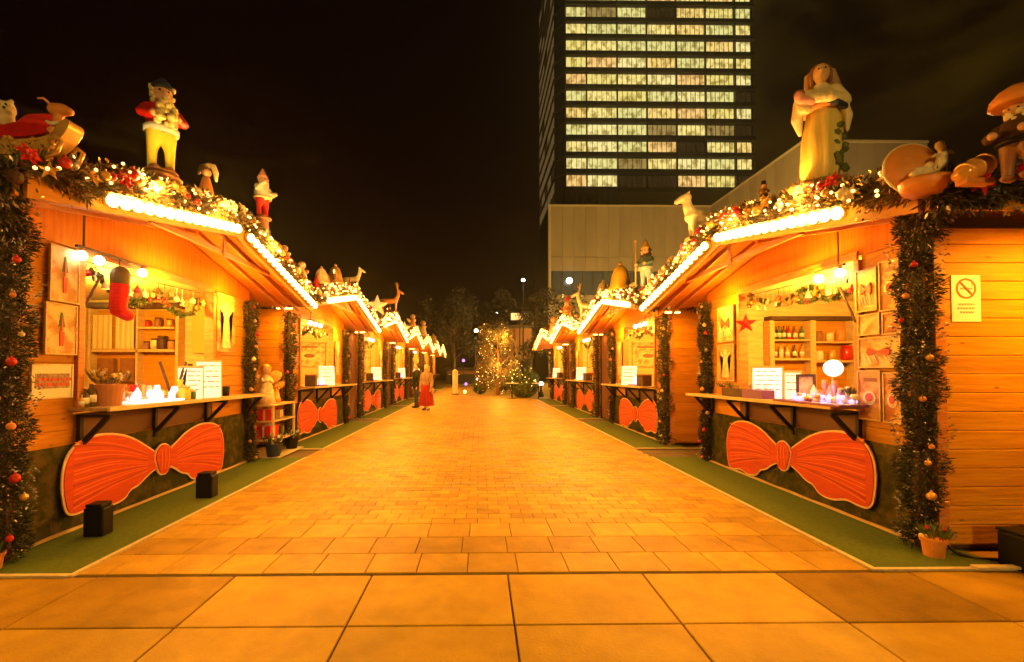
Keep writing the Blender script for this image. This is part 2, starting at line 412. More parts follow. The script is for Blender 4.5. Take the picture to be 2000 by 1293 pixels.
def bauble(m, rad, parent, loc, name='bauble'):
    k = (m.name, round(rad, 3))
    if k not in bauble_me:
        b = NB(); ball(b, (0, 0, 0), rad, 2); tube(b, [(0, 0, rad * .9), (0, 0, rad * 1.2)], rad * .22, 6)
        for f in b.faces: f.smooth = True
        me = bpy.data.meshes.new(name); b.to_mesh(me); b.free(); me.materials.append(m); bauble_me[k] = me
    return link(name, bauble_me[k], parent, loc)
star_me = {}
def bloom(m, rad, parent, loc, face, name='star_blossom'):
    """a flat-petalled cloth blossom facing `face`"""
    k = (m.name, round(rad, 3), tuple(round(c, 1) for c in face))
    if k not in star_me:
        b = NB(); fz = Vector(face).normalized(); u = fz.orthogonal().normalized(); v = fz.cross(u)
        for L_, lift, n, o_ in ((1, .12, 6, 0), (.62, .3, 6, .5)):
            for i in range(n):
                a = 2 * math.pi * (i + o_) / n; d = u * math.cos(a) + v * math.sin(a); e = fz.cross(d)
                q = [b.verts.new(p) for p in (fz * rad * .08, d * rad * .5 * L_ + e * rad * .24 * L_ + fz * rad * lift, d * rad * L_ + fz * rad * lift * .6, d * rad * .5 * L_ - e * rad * .24 * L_ + fz * rad * lift)]
                b.faces.new(q)
        ball(b, fz * rad * .12, rad * .16, 1)
        me = bpy.data.meshes.new(name); b.to_mesh(me); b.free(); me.materials.append(m); star_me[k] = me
    return link(name, star_me[k], parent, loc)
def garland(label, path, rad, group, seed, per_m=2600, ln=0.055, nb=5, br=0.032, lit=False, face=(0, -1, 0), name='garland', deco=None, spec=0.10):
    base = Vector(path[0])
    t = thing(name, label, 'garland', base, group=group)
    b = NB(); tube(b, [Vector(p) - base for p in path], rad * 0.30, 6); obj('wire_core', b, M_dark, t)
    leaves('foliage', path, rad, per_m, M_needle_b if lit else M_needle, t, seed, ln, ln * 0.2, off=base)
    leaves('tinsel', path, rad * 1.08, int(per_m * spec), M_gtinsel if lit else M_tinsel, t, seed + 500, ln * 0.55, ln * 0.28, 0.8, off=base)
    if lit:
        b = NB(); fr = random.Random(seed + 9); pv_ = [Vector(p) - base for p in path]; ff = Vector(face).normalized()
        for j in range(len(pv_) - 1):
            for q_ in range(6 if per_m > 2500 else 9):
                c_ = pv_[j].lerp(pv_[j + 1], fr.random()) + (ff + Vector((fr.uniform(-.6, .6), fr.uniform(-.6, .6), fr.uniform(-.9, .7)))).normalized() * rad * 1.02
                ball(b, c_, .013 if per_m > 2500 else (.017 if per_m > 1500 else .026), 1)
        obj('fairy_lights', b, M_fairy, t, kind='stuff')
    rr = random.Random(seed); L = 0
    P = [Vector(p) for p in path]; segs = [(P[i + 1] - P[i]).length for i in range(len(P) - 1)]; tot = sum(segs)
    f = Vector(face).normalized()
    for i in range(nb):
        d = tot * (i + rr.uniform(.2, .8)) / nb; k = 0
        while k < len(segs) - 1 and d > segs[k]: d -= segs[k]; k += 1
        c = P[k].lerp(P[k + 1], d / segs[k]) - base
        side = Vector((rr.uniform(-1, 1), rr.uniform(-1, 1), rr.uniform(-.6, .6)))
        o_ = (f + side * 0.6).normalized() * rad * 0.92
        if (deco or lit) and i % 3 == 0:
            bloom(rr.choice([M_red, M_cream, M_gold]), br * 2.0, t, c + o_ * 1.05, f)
        else:
            bauble(rr.choice(BA_COLS), br * rr.uniform(.7, 1.25), t, c + o_)
    return t

# ------------------------------------------------------------------ booths
ORD = ['first', 'second', 'third', 'fourth', 'fifth', 'sixth', 'seventh']
A_, B_, PITCH_Y, DEP = 3.45, 2.77, 4.87, 2.5
WL = {-1: 3.68, 1: 3.50}
ROOFZ = {-1: (2.52, 2.98, 2.41), 1: (2.46, 2.90, 2.38)}
def y0_of(i, s=1): return (3.27 + PITCH_Y * i) if s < 0 else (3.42 + 4.84 * i)
UA = {-1: .43, 1: .57}; UM = {-1: 1.98, 1: 1.83}; UB = {-1: 4.40, 1: 4.24}
def roof_z(s, i, y):
    u = y - y0_of(i, s); za, zm, zb = ROOFZ[s]; uM = UM[s]
    if u < uM: return za + (zm - za) * (u + UA[s]) / (uM + UA[s])
    return zm + (zb - zm) * (u - uM) / (UB[s] - uM)
plank_me = {}
def plank(parent, off, axis, x, y0, y1, z0, z1, t=0.022, out=1.0, name='plank'):
    """horizontal plank; axis 'y': lies on a wall of constant x, 'x': on a wall of constant y (x = that y)"""
    L = abs(y1 - y0); key = (name, axis, round(L, 3), round(z1 - z0, 3), out)
    if key not in plank_me:
        b = NB(); h = (z1 - z0) / 2 - 0.0015; c = 0.005
        prof = [(0, -h), (t * .8, -h), (t, -h + c), (t, h - c), (t * .8, h), (0, h)]
        fn = (lambda u, v, q: (u * out, q, v)) if axis == 'y' else (lambda u, v, q: (q, u * out, v))
        prism(b, prof, fn, -L / 2, L / 2)
        bmesh.ops.recalc_face_normals(b, faces=b.faces)
        me = bpy.data.meshes.new(name); b.to_mesh(me); b.free(); me.materials.append(M_wood); plank_me[key] = me
    loc = (x, (y0 + y1) / 2, (z0 + z1) / 2) if axis == 'y' else ((y0 + y1) / 2, x, (z0 + z1) / 2)
    return link(name, plank_me[key], parent, Vector(loc) - off)
def lamp_area(name, loc, sx_, sy_, power, color, rot, parent=None, spread=180):
    ld = bpy.data.lights.new(name, 'AREA'); ld.shape = 'RECTANGLE'; ld.size = sx_; ld.size_y = sy_; ld.energy = power; ld.color = color; ld.spread = R(spread)
    o = bpy.data.objects.new(name, ld); COL.objects.link(o); o.location = loc; o.rotation_euler = rot
    if parent: o.parent = parent
    return o
def lamp_point(name, loc, power, color, rad, parent=None):
    ld = bpy.data.lights.new(name, 'POINT'); ld.energy = power; ld.color = color; ld.shadow_soft_size = rad
    o = bpy.data.objects.new(name, ld); COL.objects.link(o); o.location = loc
    if parent: o.parent = parent
    return o
bulb_me = None
def bulb_mesh():
    global bulb_me
    if bulb_me is None:
        b = NB(); lathe(b, [(0.002, -0.052), (0.022, -0.046), (0.038, -0.026), (0.042, 0.0), (0.030, 0.028), (0.014, 0.042)], seg=10)
        for f in b.faces: f.smooth = True
        bulb_me = bpy.data.meshes.new('bulb'); b.to_mesh(bulb_me); b.free(); bulb_me.materials.append(M_bulb)
    return bulb_me
AMBER2 = (1.0, .36, .02)
UP_W = 52.0
STRIP_W, INNER_W, EAVE_W = 98.0, 210.0, 26.0
SEGS = {}
def booth(s, i):
    WLEN = WL[s]; y0 = y0_of(i, s); y1 = y0 + WLEN; ym = y0 + UM[s]
    side = 'left' if s < 0 else 'right'
    lab = ['wooden market booth nearest the camera on the %s, red bow banner under its counter',
           'second wooden market booth from the camera in the %s row, smaller in view',
           'third wooden market booth from the camera in the %s row',
           'fourth wooden market booth from the camera in the %s row',
           'fifth wooden market booth down the %s row', 'sixth wooden market booth down the %s row, quite small',
           'farthest wooden market booth at the end of the %s row'][i] % side
    t = thing('market_booth', lab, 'booth', (s * A_, y0, 0), group='wooden market booths lining the aisle')
    off = Vector((s * A_, y0, 0)); det = i == 0; det2 = i <= 1
    X = lambda a: s * a
    w1, w2 = (0.74, 0.95) if s < 0 else (0.70, 0.88)
    o0, o1 = y0 + w1, y1 - w2          # window opening
    # floor + carcass
    b = NB(); box(b, X(A_ + .04), X(A_ + DEP), y0 + .04, y1 - .04, 0.02, 0.14); obj('floor_deck', b, M_dark, t, True)
    b = NB(); box(b, X(A_ + .03), X(A_ + .075), y0 + .03, y1 - .03, .05, .98)
    box(b, X(A_ + .03), X(A_ + .075), y0 + .03, o0, .98, 2.40); box(b, X(A_ + .03), X(A_ + .075), o1, y1 - .03, .98, 2.40)
    obj('front_carcass', b, M_woodx, t, True)
    # gable header over the opening
    za, zm, zb = roof_z(s, i, y0) - .03, ROOFZ[s][1] - .03, roof_z(s, i, y1) - .03
    b = NB(); prism(b, [(y0, 2.40), (y1, 2.40), (y1, zb), (ym, zm), (y0, za)], lambda u, v, q: (X(q), u, v), A_ + .001, A_ + .07)
    obj('gable_header', b, M_soffit, t, True)
    b = NB(); box(b, X(A_ - .02), X(A_ + .0), o0, o1, 2.36, 2.44); obj('header_beam', b, M_woodx, t, True)
    # corner posts and window frame posts
    for yy_ in (y0, y1 - .08):
        b = NB(); box(b, X(A_ - .012), X(A_ + .07), yy_ , yy_ + .08, .03, 2.40); obj('corner_post', b, M_woodx, t, True, bevel=.004)
    for yy_ in (o0 - .03, o1 - .03):
        b = NB(); box(b, X(A_ - .030), X(A_ + .09), yy_, yy_ + .06, 1.0, 2.36); obj('window_post', b, M_woodx, t, True, bevel=.004)
    # piers in planks
    zs = [0.72 + .14 * k for k in range(13)]
    for a_, b_ in ((y0 + .08, o0 - .03), (o1 + .03, y1 - .08)):
        if det2:
            for z0, z1 in zip(zs, zs[1:]): plank(t, off, 'y', X(A_ + .03), a_, b_, z0, min(z1, 2.40), out=-s)
        else:
            b = NB()
            for z0, z1 in zip(zs, zs[1:]): box(b, X(A_ + .008), X(A_ + .03), a_, b_, z0 + .003, min(z1, 2.40))
            obj('boards', b, M_wood, t, True)
    # side walls: inner sheet + planks on the side toward the camera
    for k, yy_ in ((0, y0), (1, y1)):
        b = NB(); box(b, X(A_ + .075), X(A_ + DEP), *((y0 + .024, y0 + .05) if k == 0 else (y1 - .05, y1 - .02)), .05, 2.40)
        obj('side_wall', b, M_woodx if k else M_woodx, t, True)
    zs = [0.06 + .141 * k for k in range(17)] + [2.44]
    if det2:
        for z0, z1 in zip(zs, zs[1:]): plank(t, off, 'x', y0 + .024, X(A_ + .07), X(A_ + DEP), z0, z1, out=-1)
    else:
        b = NB()
        for z0, z1 in zip(zs, zs[1:]): box(b, X(A_ + .07), X(A_ + DEP), y0 + .002, y0 + .024, z0 + .003, z1)
        obj('side_boards', b, M_wood, t, True)
    b = NB(); box(b, X(A_ + DEP - .04), X(A_ + DEP), y0 + .05, y1 - .05, .05, 2.40); obj('back_wall', b, M_woodx, t, True)
    b = NB(); box(b, X(A_ + DEP - .10), X(A_ + DEP - .045), y0 + .06, y1 - .06, .14, 2.38); obj('inner_wall', b, M_inner, t, True)
    b = NB(); box(b, X(A_ + .08), X(A_ + DEP - .11), y1 - .075, y1 - .052, .14, 2.40); obj('inner_wall', b, M_inner, t, True)
    b = NB(); box(b, X(A_ + .08), X(A_ + DEP - .05), y0 + .055, y1 - .08, 2.405, 2.425); obj('ceiling_panel', b, M_inner, t, True)
    # roof slopes
    yA, yB = y0 - UA[s], y0 + UB[s]
    for (ya_, yb_, z_a, z_b) in ((yA, ym, ROOFZ[s][0], ROOFZ[s][1]), (ym, yB, ROOFZ[s][1], ROOFZ[s][2])):
        b = NB(); prism(b, [(ya_, z_a), (yb_, z_b), (yb_, z_b + .035), (ya_, z_a + .035)], lambda u, v, q: (X(q), u, v), B_ + .03, A_ + DEP + .25)
        obj('soffit', b, M_soffit, t, True)
        b = NB(); prism(b, [(ya_ - .02, z_a + .036), (yb_, z_b + .036), (yb_, z_b + .085), (ya_ - .02, z_a + .085)], lambda u, v, q: (X(q), u, v), B_ + .03, A_ + DEP + .3)
        obj('roof_slope', b, M_roof, t, True)
        b = NB(); prism(b, [(ya_, z_a - .10), (yb_, z_b - .10), (yb_, z_b + .10), (ya_, z_a + .10)], lambda u, v, q: (X(q), u, v), B_, B_ + .028)
        obj('fascia_board', b, M_wood, t, True)
        # rafters under the soffit
        if i <= 2:
            for xx in ((2.98, 3.22) if det2 else (3.1,)):
                b = NB(); prism(b, [(ya_ + .05, z_a + .012), (yb_, z_b - .0), (yb_, z_b - .07), (ya_ + .05, z_a - .06)], lambda u, v, q: (X(q), u, v), xx, xx + .04)
                obj('rafter', b, M_woodx, t, True)
    # tie beam + king post at the fascia (seen under the apex of the near booths)
    if i <= 2:
        zt = ROOFZ[s][1] - .26
        b = NB(); box(b, X(2.90), X(2.94), ym - 1.15, ym + 1.15, zt - .05, zt); obj('tie_beam', b, M_woodx, t, True)
        b = NB(); box(b, X(2.885), X(2.90), ym - .03, ym + .03, zt - .10, ROOFZ[s][1] - .02); obj('king_post', b, M_woodx, t, True)
    # side eave board toward the camera
    b = NB(); box(b, X(B_ + .03), X(A_ + DEP + .3), yA - .045, yA - .02, ROOFZ[s][0] - .10, ROOFZ[s][0] + .08); obj('eave_board', b, M_wood, t, True)
    # lamp under the side eave, over the wall that faces the camera
    xe0, xe1 = (A_ + .35, A_ + 1.6) if i == 0 else (B_ + .35, B_ + .62)
    ew = EAVE_W * (2.4 if i == 0 else 1 if i == 1 else .25)
    ze = ROOFZ[s][0] - .10
    b = NB(); box(b, X(xe0), X(xe1), yA + .0, yA + .04, ze - .02, ze + .03); eo = obj('eave_lamp', b, M_gold, t, True)
    b = NB(); box(b, X(xe0 + .01), X(xe1 - .01), yA - .004, yA + .036, ze - .036, ze - .0205); obj('diffuser', b, M_bulb, eo, True)
    lamp_area('eave_light', Vector((X((xe0 + xe1) / 2), yA + .02, ze - .05)) - off, xe1 - xe0, .04, ew, AMBER, (R(12), 0, 0), t)
    # strips of lights on the fascia
    strips = ((y0 + .12 if s < 0 else y0 - .02, ym - .12), (ym + .18, yB - .12))
    for ya_, yb_ in strips:
        pa = Vector((X(B_ - .03), ya_, roof_z(s, i, ya_) + .0)); pb = Vector((X(B_ - .03), yb_, roof_z(s, i, yb_) + .0))
        d = (pb - pa).normalized(); L = (pb - pa).length
        st = NB(); bar(st, pa, pb, .045, .09); so = obj('light_strip', st, M_gold, t, True)
        # glowing front of the strip
        offp = so.parent.location
        b = NB(); bar(b, pa + Vector((-s * .026, 0, .01)), pb + Vector((-s * .026, 0, .01)), .006, .012); obj('wire', b, M_leaf, so, True)
        n = int(L / 0.125)
        if i <= 1:
            for k in range(n + 1):
                p = pa + d * (L * k / n) + Vector((-s * .055, 0, -.018))
                link('bulb', bulb_mesh(), so, p - off)
                hb = NB()
        else:
            b = NB()
            for k in range(n + 1):
                ball(b, pa + d * (L * k / n) + Vector((-s * .055, 0, -.018)), .042, 1)
            obj('bulb_row', b, M_bulbf, so, True, kind='stuff')
        if i <= 1:
            for k in range(n):
                p = pa + d * (L * (k + .5) / n) + Vector((-s * .040, 0, -.052))
                key = 'clip'
                if key not in plank_me:
                    b = NB(); box(b, -.012, .012, -.016, .016, -.02, .02); me = bpy.data.meshes.new('clip'); b.to_mesh(me); b.free(); me.materials.append(M_leaf); plank_me[key] = me
                link('clip', plank_me[key], so, p - off)
        mid = (pa + pb) / 2 + Vector((-s * .062, 0, -.066))
        ang = math.atan2(d.z, d.y)
        # light faces the aisle, slightly down
        zdir = Vector((s * 1.0, 0, 0.32)).normalized()     # local +Z (light shines along -Z)
        ydir = d; xdir = ydir.cross(zdir).normalized(); zdir = xdir.cross(ydir).normalized()
        rot = Matrix((xdir, ydir, zdir)).transposed().to_euler()
        if i <= 2:      # the bulbs also shine upward on the garland and the figures
            for f_ in (.22, .78):
                lamp_point('bulb_light', pa.lerp(pb, f_) + Vector((-s * .16, -.02, .10)) - off, UP_W * (1 if i < 1 else .6), (1.0, .47, .09), .04, t)
        la = lamp_area('strip_light', mid - off, .012, L * .96, STRIP_W * L / 2.3, AMBER, rot, t)
    # counter, brackets, lower cladding
    cy0, cy1 = o0 - .08, y1 - .02
    b = NB(); prism(b, [(cy0, 1.015), (cy1, .985), (cy1, 1.015), (cy0, 1.045)], lambda u, v, q: (X(q), u, v), 3.13, A_ + .45)
    obj('counter_shelf', b, M_shelf, t, True, bevel=.006)
    b = NB(); prism(b, [(cy0, 1.012), (cy1, .982), (cy1, 1.018), (cy0, 1.048)], lambda u, v, q: (X(q), u, v), 3.105, 3.129)
    obj('counter_edge', b, M_pale, t, True)
    nb_ = 4 if i <= 1 else 3
    for k in range(nb_):
        yy_ = cy0 + .08 + (cy1 - cy0 - .25) * k / (nb_ - 1)
        b = NB(); bar(b, (X(A_ - .025), yy_, .70), (X(3.18), yy_, .965), .035, .035); box(b, X(A_ - .045), X(A_ - .012), yy_ - .018, yy_ + .018, .66, .98)
        box(b, X(3.16), X(A_ - .046), yy_ - .016, yy_ + .016, .955, .98)
        obj('bracket', b, M_iron, t, True)
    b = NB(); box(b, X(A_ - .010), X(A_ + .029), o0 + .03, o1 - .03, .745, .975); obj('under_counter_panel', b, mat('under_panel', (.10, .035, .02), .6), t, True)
    b = NB(); nsub = 46
    # draped green cover, gently waved
    pts = []
    for k in range(nsub + 1):
        yy_ = y0 + .085 + (WLEN - .17) * k / nsub
        pts.append(yy_)
    vb = []
    for r_, z in enumerate((.04, .2, .4, .6, .74)):
        vb.append([b.verts.new((X(A_ - .022 - .010 * math.sin(yv * 11 + r_ * .7) - (.02 if z < .1 else 0)), yv, z)) for yv in pts])
    for r0, r1 in zip(vb, vb[1:]):
        for k in range(nsub): b.faces.new((r0[k], r0[k + 1], r1[k + 1], r1[k]))
    bmesh.ops.solidify(b, geom=b.faces[:], thickness=.006)
    obj('green_cover', b, M_green, t, True, smooth=True)
    b = NB(); box(b, X(A_ - .045), X(A_ + .03), y0 + .02, y1 - .02, .0, .038); obj('foot_rail', b, M_pale, t, True)
    # indoor lights
    lamp_point('booth_light', Vector((X(A_ + .75), (o0 + o1) / 2 + .2, 2.10)) - off, INNER_W * .75, WARM, .05, t)
    lamp_point('booth_light', Vector((X(3.22), o0 + (.95 if s < 0 else .35), 2.22)) - off, INNER_W * .30, AMBER2, .05, t)
    lamp_point('booth_light', Vector((X(3.20), o1 + .15, 2.25)) - off, INNER_W * .20, AMBER2, .05, t)
    SEGS[(s, i)] = (o0, o1, t)
    return t
def booth_banner(s, i):
    o0, o1, t = SEGS[(s, i)]; y0 = y0_of(i, s)
    yc = y0 + (1.73 if s < 0 else 1.68)
    side = 'left' if s < 0 else 'right'
    lab = 'orange-red ribbon bow sign under the counter of the %s booth in the %s row' % (ORD[i] if i else 'nearest', side)
    root = thing('bow_sign', lab, 'sign', (s * (A_ - .05), yc, .41), group='ribbon bow signs under the booth counters')
    X = lambda q: -s * q
    tl = -.05
    def lobe(sg):
        P = [(0.05, .04), (.20, .13), (.45, .27), (.72, .33), (.98, .31), (1.13, .20), (1.18, .02), (1.16, -.18), (1.12, -.30), (1.00, -.30), (.86, -.27), (.70, -.32), (.52, -.30), (.46, -.22), (.34, -.20), (.22, -.12), (.05, -.06)]
        # smooth it (Chaikin)
        for _ in range(2):
            Q = []
            for a, b in zip(P, P[1:] + P[:1]):
                Q += [(a[0] * .75 + b[0] * .25, a[1] * .75 + b[1] * .25), (a[0] * .25 + b[0] * .75, a[1] * .25 + b[1] * .75)]
            P = Q
        return [(sg * u, v) for u, v in P]
    def grow(P, d):
        n = len(P); out = []
        ar = sum(P[k][0] * P[(k + 1) % n][1] - P[(k + 1) % n][0] * P[k][1] for k in range(n))
        sg = 1 if ar > 0 else -1
        for k in range(n):
            a, b = Vector(P[k - 1]), Vector(P[(k + 1) % n]); e = (b - a).normalized()
            out.append((P[k][0] + sg * e.y * d, P[k][1] - sg * e.x * d))
        return out
    fn = lambda u, v, q: (X(q), u, v + tl * u)
    for sg in (-1, 1):
        P = lobe(sg)
        b = NB(); prism(b, grow(P, .020), fn, 0.0, .012); obj('bow_outline', b, M_bowe, root)
        b = NB(); prism(b, P, fn, .0, .020); lo = obj('bow_loop', b, M_bow, root)
        if i <= 2:
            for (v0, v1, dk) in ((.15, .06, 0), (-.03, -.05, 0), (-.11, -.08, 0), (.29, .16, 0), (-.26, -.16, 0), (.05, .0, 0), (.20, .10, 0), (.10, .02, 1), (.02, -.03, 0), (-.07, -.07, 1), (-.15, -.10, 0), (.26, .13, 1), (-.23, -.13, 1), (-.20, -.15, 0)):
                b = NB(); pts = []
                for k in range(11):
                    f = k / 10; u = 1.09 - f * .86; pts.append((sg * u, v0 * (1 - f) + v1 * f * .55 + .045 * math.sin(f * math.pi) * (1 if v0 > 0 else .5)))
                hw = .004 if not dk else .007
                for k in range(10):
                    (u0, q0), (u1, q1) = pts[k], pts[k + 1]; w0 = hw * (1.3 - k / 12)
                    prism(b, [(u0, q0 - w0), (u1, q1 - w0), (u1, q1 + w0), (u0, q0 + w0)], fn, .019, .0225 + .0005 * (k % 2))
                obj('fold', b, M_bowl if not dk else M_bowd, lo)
    K = [(.12 * math.cos(a) * (1 + .12 * math.sin(3 * a)), .155 * math.sin(a)) for a in [2 * math.pi * k / 18 for k in range(18)]]
    b = NB(); prism(b, grow(K, .016), fn, .012, .028); obj('bow_outline', b, M_bowe, root)
    b = NB(); prism(b, K, fn, .014, .040); ko = obj('bow_knot', b, M_bow, root)
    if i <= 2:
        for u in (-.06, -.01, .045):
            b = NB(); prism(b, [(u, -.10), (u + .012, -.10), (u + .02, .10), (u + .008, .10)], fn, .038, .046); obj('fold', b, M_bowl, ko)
    return root
def carpet(s, i):
    y0 = y0_of(i, s); ya, yb = (y0 - .28 if s > 0 else y0 - .15), y0 + WL[s] + .25
    t = tag(obj('carpet', box(NB(), s * 2.70, s * 3.62, ya, yb, .001, .012), M_carpet),
            'green carpet strip laid in front of the %s booth in the %s row' % (ORD[i] if i else 'nearest', 'left' if s < 0 else 'right'), 'carpet', 'green carpets in front of the booths')
    b = NB(); box(b, s * 2.665, s * 2.699, ya - .03, yb, 0.001, .016); box(b, s * 2.70, s * 4.3, ya - .035, ya - .001, .001, .016)
    obj('edging', b, M_edge, t)
    return t
for s, n in ((-1, 7), (1, 4)):
    for i in range(n):
        booth(s, i); carpet(s, i)
        if i <= 4: booth_banner(s, i)
        sd = 'left' if s < 0 else 'right'; y0 = y0_of(i, s); y1 = y0 + WL[s]
        near = i == 0
        pm = 3400 if near else (1900 if i == 1 else 900); ln = .058 if near else (.07 if i == 1 else .09)
        for q, yy_, rad in (('near', y0 + .07, .165), ('far', y1 - .09, .125)):
            if i >= 5 and q == 'far': continue
            x = s * (A_ - .02 - rad * .35)
            garland('dark tinsel garland round the %s corner post of the %s %s booth' % (q, ORD[i] if i else 'nearest', sd),
                    [(x, yy_, .04), (x + s * .015, yy_ + .01, .9), (x - s * .01, yy_ - .01, 1.7), (x, yy_, 2.36)] + ([(s * 3.2, yy_ - .22, 2.42), (s * 2.98, yy_ - .5, 2.50)] if near and q == 'near' else []), rad,
                    'garlands on the booth corner posts', 11 * i + (3 if s > 0 else 0) + (1 if q == 'far' else 0),
                    per_m=pm * 1.5, ln=ln * .72, nb=12 if near else (8 if i == 1 else 5), br=.026, face=(-s, -.8, 0), spec=.16)
        # garland over the gable edge
        yA, yM, yB = y0 - UA[s] - .01, y0 + UM[s], y0 + UB[s] - .05
        gp = [(s * (B_ + .03), yv, roof_z(s, i, yv) + (.085 if yv < yA + .5 else .15) + .02 * math.sin(yv * 7)) for yv in np.linspace(yA, yM, 7).tolist() + np.linspace(yM + .2, yB, 7).tolist()]
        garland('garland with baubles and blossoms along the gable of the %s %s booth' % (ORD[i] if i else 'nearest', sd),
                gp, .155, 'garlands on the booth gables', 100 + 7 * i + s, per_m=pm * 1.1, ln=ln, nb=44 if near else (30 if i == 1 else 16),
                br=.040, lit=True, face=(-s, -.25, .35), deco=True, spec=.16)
        if i <= 1:
            zz = ROOFZ[s][0] + .03
            gp = [(s * (B_ + .02 + .55 * k), yA - .05, zz + (.03 if k % 2 else -.03)) for k in range(7 if near else 4)]
            garland('thick dark garland along the side eave of the %s %s booth' % (ORD[i] if i else 'nearest', sd), gp, .16,
                    'garlands on the side eaves', 300 + i + s, per_m=pm * 1.15, ln=ln * 1.1, nb=14, br=.045, face=(0, -1, 0), deco=True, spec=.14)
# ------------------------------------------------------------------ roof figures
def spot(px, py, s, x=2.84):
    return at_x(px, py, s * x)
def pxh(n, p): return n * p.y / F
def plinth(t, s, w_=.10, m=None):
    """little stand between the roof edge and the foot of a roof figure"""
    p = t.location
    i = 0
    for k in range(7):
        y0 = y0_of(k, s)
        if y0 - UA[s] <= p.y <= y0 + UB[s] + .15: i = k; break
    zr = roof_z(s, i, min(p.y, y0_of(i, s) + UB[s])) + .05
    if w_ < .09 and p.z - zr > .22: p.z = zr + .22
    if p.z - zr > 0.0:
        b = NB(); lathe(b, [(w_, zr - p.z), (w_ * .8, zr - p.z + .02), (w_ * .7, -.012), (w_, .0), (w_, .012)], seg=14)
        o = obj('plinth', b, m or M_brown, t)
        o.rotation_euler = (0, 0, -t.rotation_euler.z)
def figurine(name, label, cat, p, h, rotz, hat=M_red, hair=M_cream, coat=M_red, legs=M_yell, belt=M_white, arm='bundle', item=M_yell,
             s=-1, group='painted figures standing on the booth gables', hatshape='cap', skirt=False, fat=1.0, vox=.022):
    t = thing(name, label, cat, p, rotz, group)
    H = h; V = lambda x, y, z: (x * H * fat, y * H * fat, z * H); v = max(.006, vox * H)
    if skirt:
        blob('skirt', [('l', [(.17*H*fat, .02*H), (.16*H*fat, .12*H), (.12*H*fat, .32*H), (.09*H*fat, .46*H)], (0, 0, 0))], legs, t, v)
    else:
        blob('trousers', [('t', [V(0, .075, .06), V(0, .072, .22), V(.0, .05, .40)], [.042*H*fat, .050*H*fat, .085*H*fat]),
                          ('t', [V(0, -.075, .06), V(0, -.072, .22), V(.0, -.05, .40)], [.042*H*fat, .050*H*fat, .085*H*fat])], legs, t, v)
        for sg in (-1, 1):
            b = NB(); ball(b, V(.035, .06 * sg, .035), (.085*H*fat, .05*H*fat, .038*H), 2); obj('boot', b, M_brown, t, smooth=True)
    blob('jacket', [('t', [V(0, 0, .49), V(-.005, 0, .54), V(0, 0, .62)], [.13*H*fat, .14*H*fat, .11*H*fat])] +
         [('t', [V(0, .12 * sg, .62), V(.05, .18 * sg, .53), V(.16, .10 * sg, .50 if arm != 'raised' or sg > 0 else .68)], [.052*H*fat, .048*H*fat, .04*H*fat]) for sg in (-1, 1)], coat, t, v)
    b = NB(); lathe(b, [(.135*H*fat, .395*H), (.15*H*fat, .40*H), (.152*H*fat, .44*H), (.14*H*fat, .448*H)], seg=16); obj('belt', b, belt, t, smooth=True)
    for sg in (-1, 1):
        b = NB(); ball(b, V(.19, .095 * sg, .50 if arm != 'raised' or sg > 0 else .70), .035 * H * fat, 2); obj('hand', b, M_skin, t, smooth=True)
    blob('head', [('e', V(.01, 0, .765), (.095*H, .092*H, .11*H)), ('e', V(.11, 0, .755), (.022*H, .018*H, .02*H)), ('t', [V(0, 0, .64), V(0, 0, .72)], [.045*H, .045*H])], M_skin, t, v * .7)
    for sg in (-1, 1):
        b = NB(); ball(b, (.092*H, .036 * sg * H, .785*H), .012 * H, 1); obj('eye', b, M_black, t, smooth=True)
    # hair / beard as curls
    rr = random.Random(int(h * 1000) + len(label)); b = NB()
    for k in range(26):
        a = rr.uniform(0, 2 * math.pi); z = rr.uniform(-.10, .09)
        if math.cos(a) > .3 and z > -.02: z = -.03 - rr.random() * .08
        ball(b, (.01*H + .088*H*math.cos(a), .085*H*math.sin(a), .765*H + z*H), .030*H*rr.uniform(.7, 1.2), 1)
    obj('hair', b, hair, t, smooth=True)
    if hatshape == 'cap':
        blob('hat', [('l', [(.105*H, .81*H), (.10*H, .85*H), (.06*H, .91*H)], (0, 0, 0)), ('t', [V(0, 0, .90), V(-.08, 0, .955), V(-.15, 0, .93)], [.055*H, .032*H, .018*H])], hat, t, v)
        b = NB(); ball(b, V(-.165, 0, .925), .034*H, 2); obj('pompom', b, M_white, t, smooth=True)
    elif hatshape == 'cone':
        b = NB(); lathe(b, [(.10*H, .82*H), (.085*H, .86*H), (.045*H, .94*H), (.008*H, 1.02*H)], seg=14); obj('hat', b, hat, t, smooth=True)
    elif hatshape == 'top':
        b = NB(); lathe(b, [(.12*H, .84*H), (.12*H, .85*H), (.085*H, .855*H), (.09*H, .98*H), (.085*H, .985*H)], seg=16); obj('hat', b, hat, t)
    elif hatshape == 'dome':
        b = NB(); lathe(b, [(.20*H, .83*H), (.235*H, .85*H), (.22*H, .92*H), (.16*H, 1.0*H), (.08*H, 1.05*H), (.01*H, 1.06*H)], seg=18); obj('hat', b, hat, t, smooth=True)
    if arm == 'bundle':
        b = NB()
        for k in range(16): ball(b, V(.20 + rr.uniform(-.05, .06), rr.uniform(-.07, .07), .52 + rr.uniform(-.09, .09)), .045 * H * rr.uniform(.7, 1.1), 1)
        obj('bundle', b, item, t, smooth=True)
    elif arm == 'staff':
        b = NB(); tube(b, [V(.20, -.10, .05), V(.20, -.10, .95)], .012 * H, 6); ball(b, V(.20, -.10, .97), .03*H, 1); obj('staff', b, item, t, smooth=True)
    plinth(t, s, .15 * H * fat)
    return t
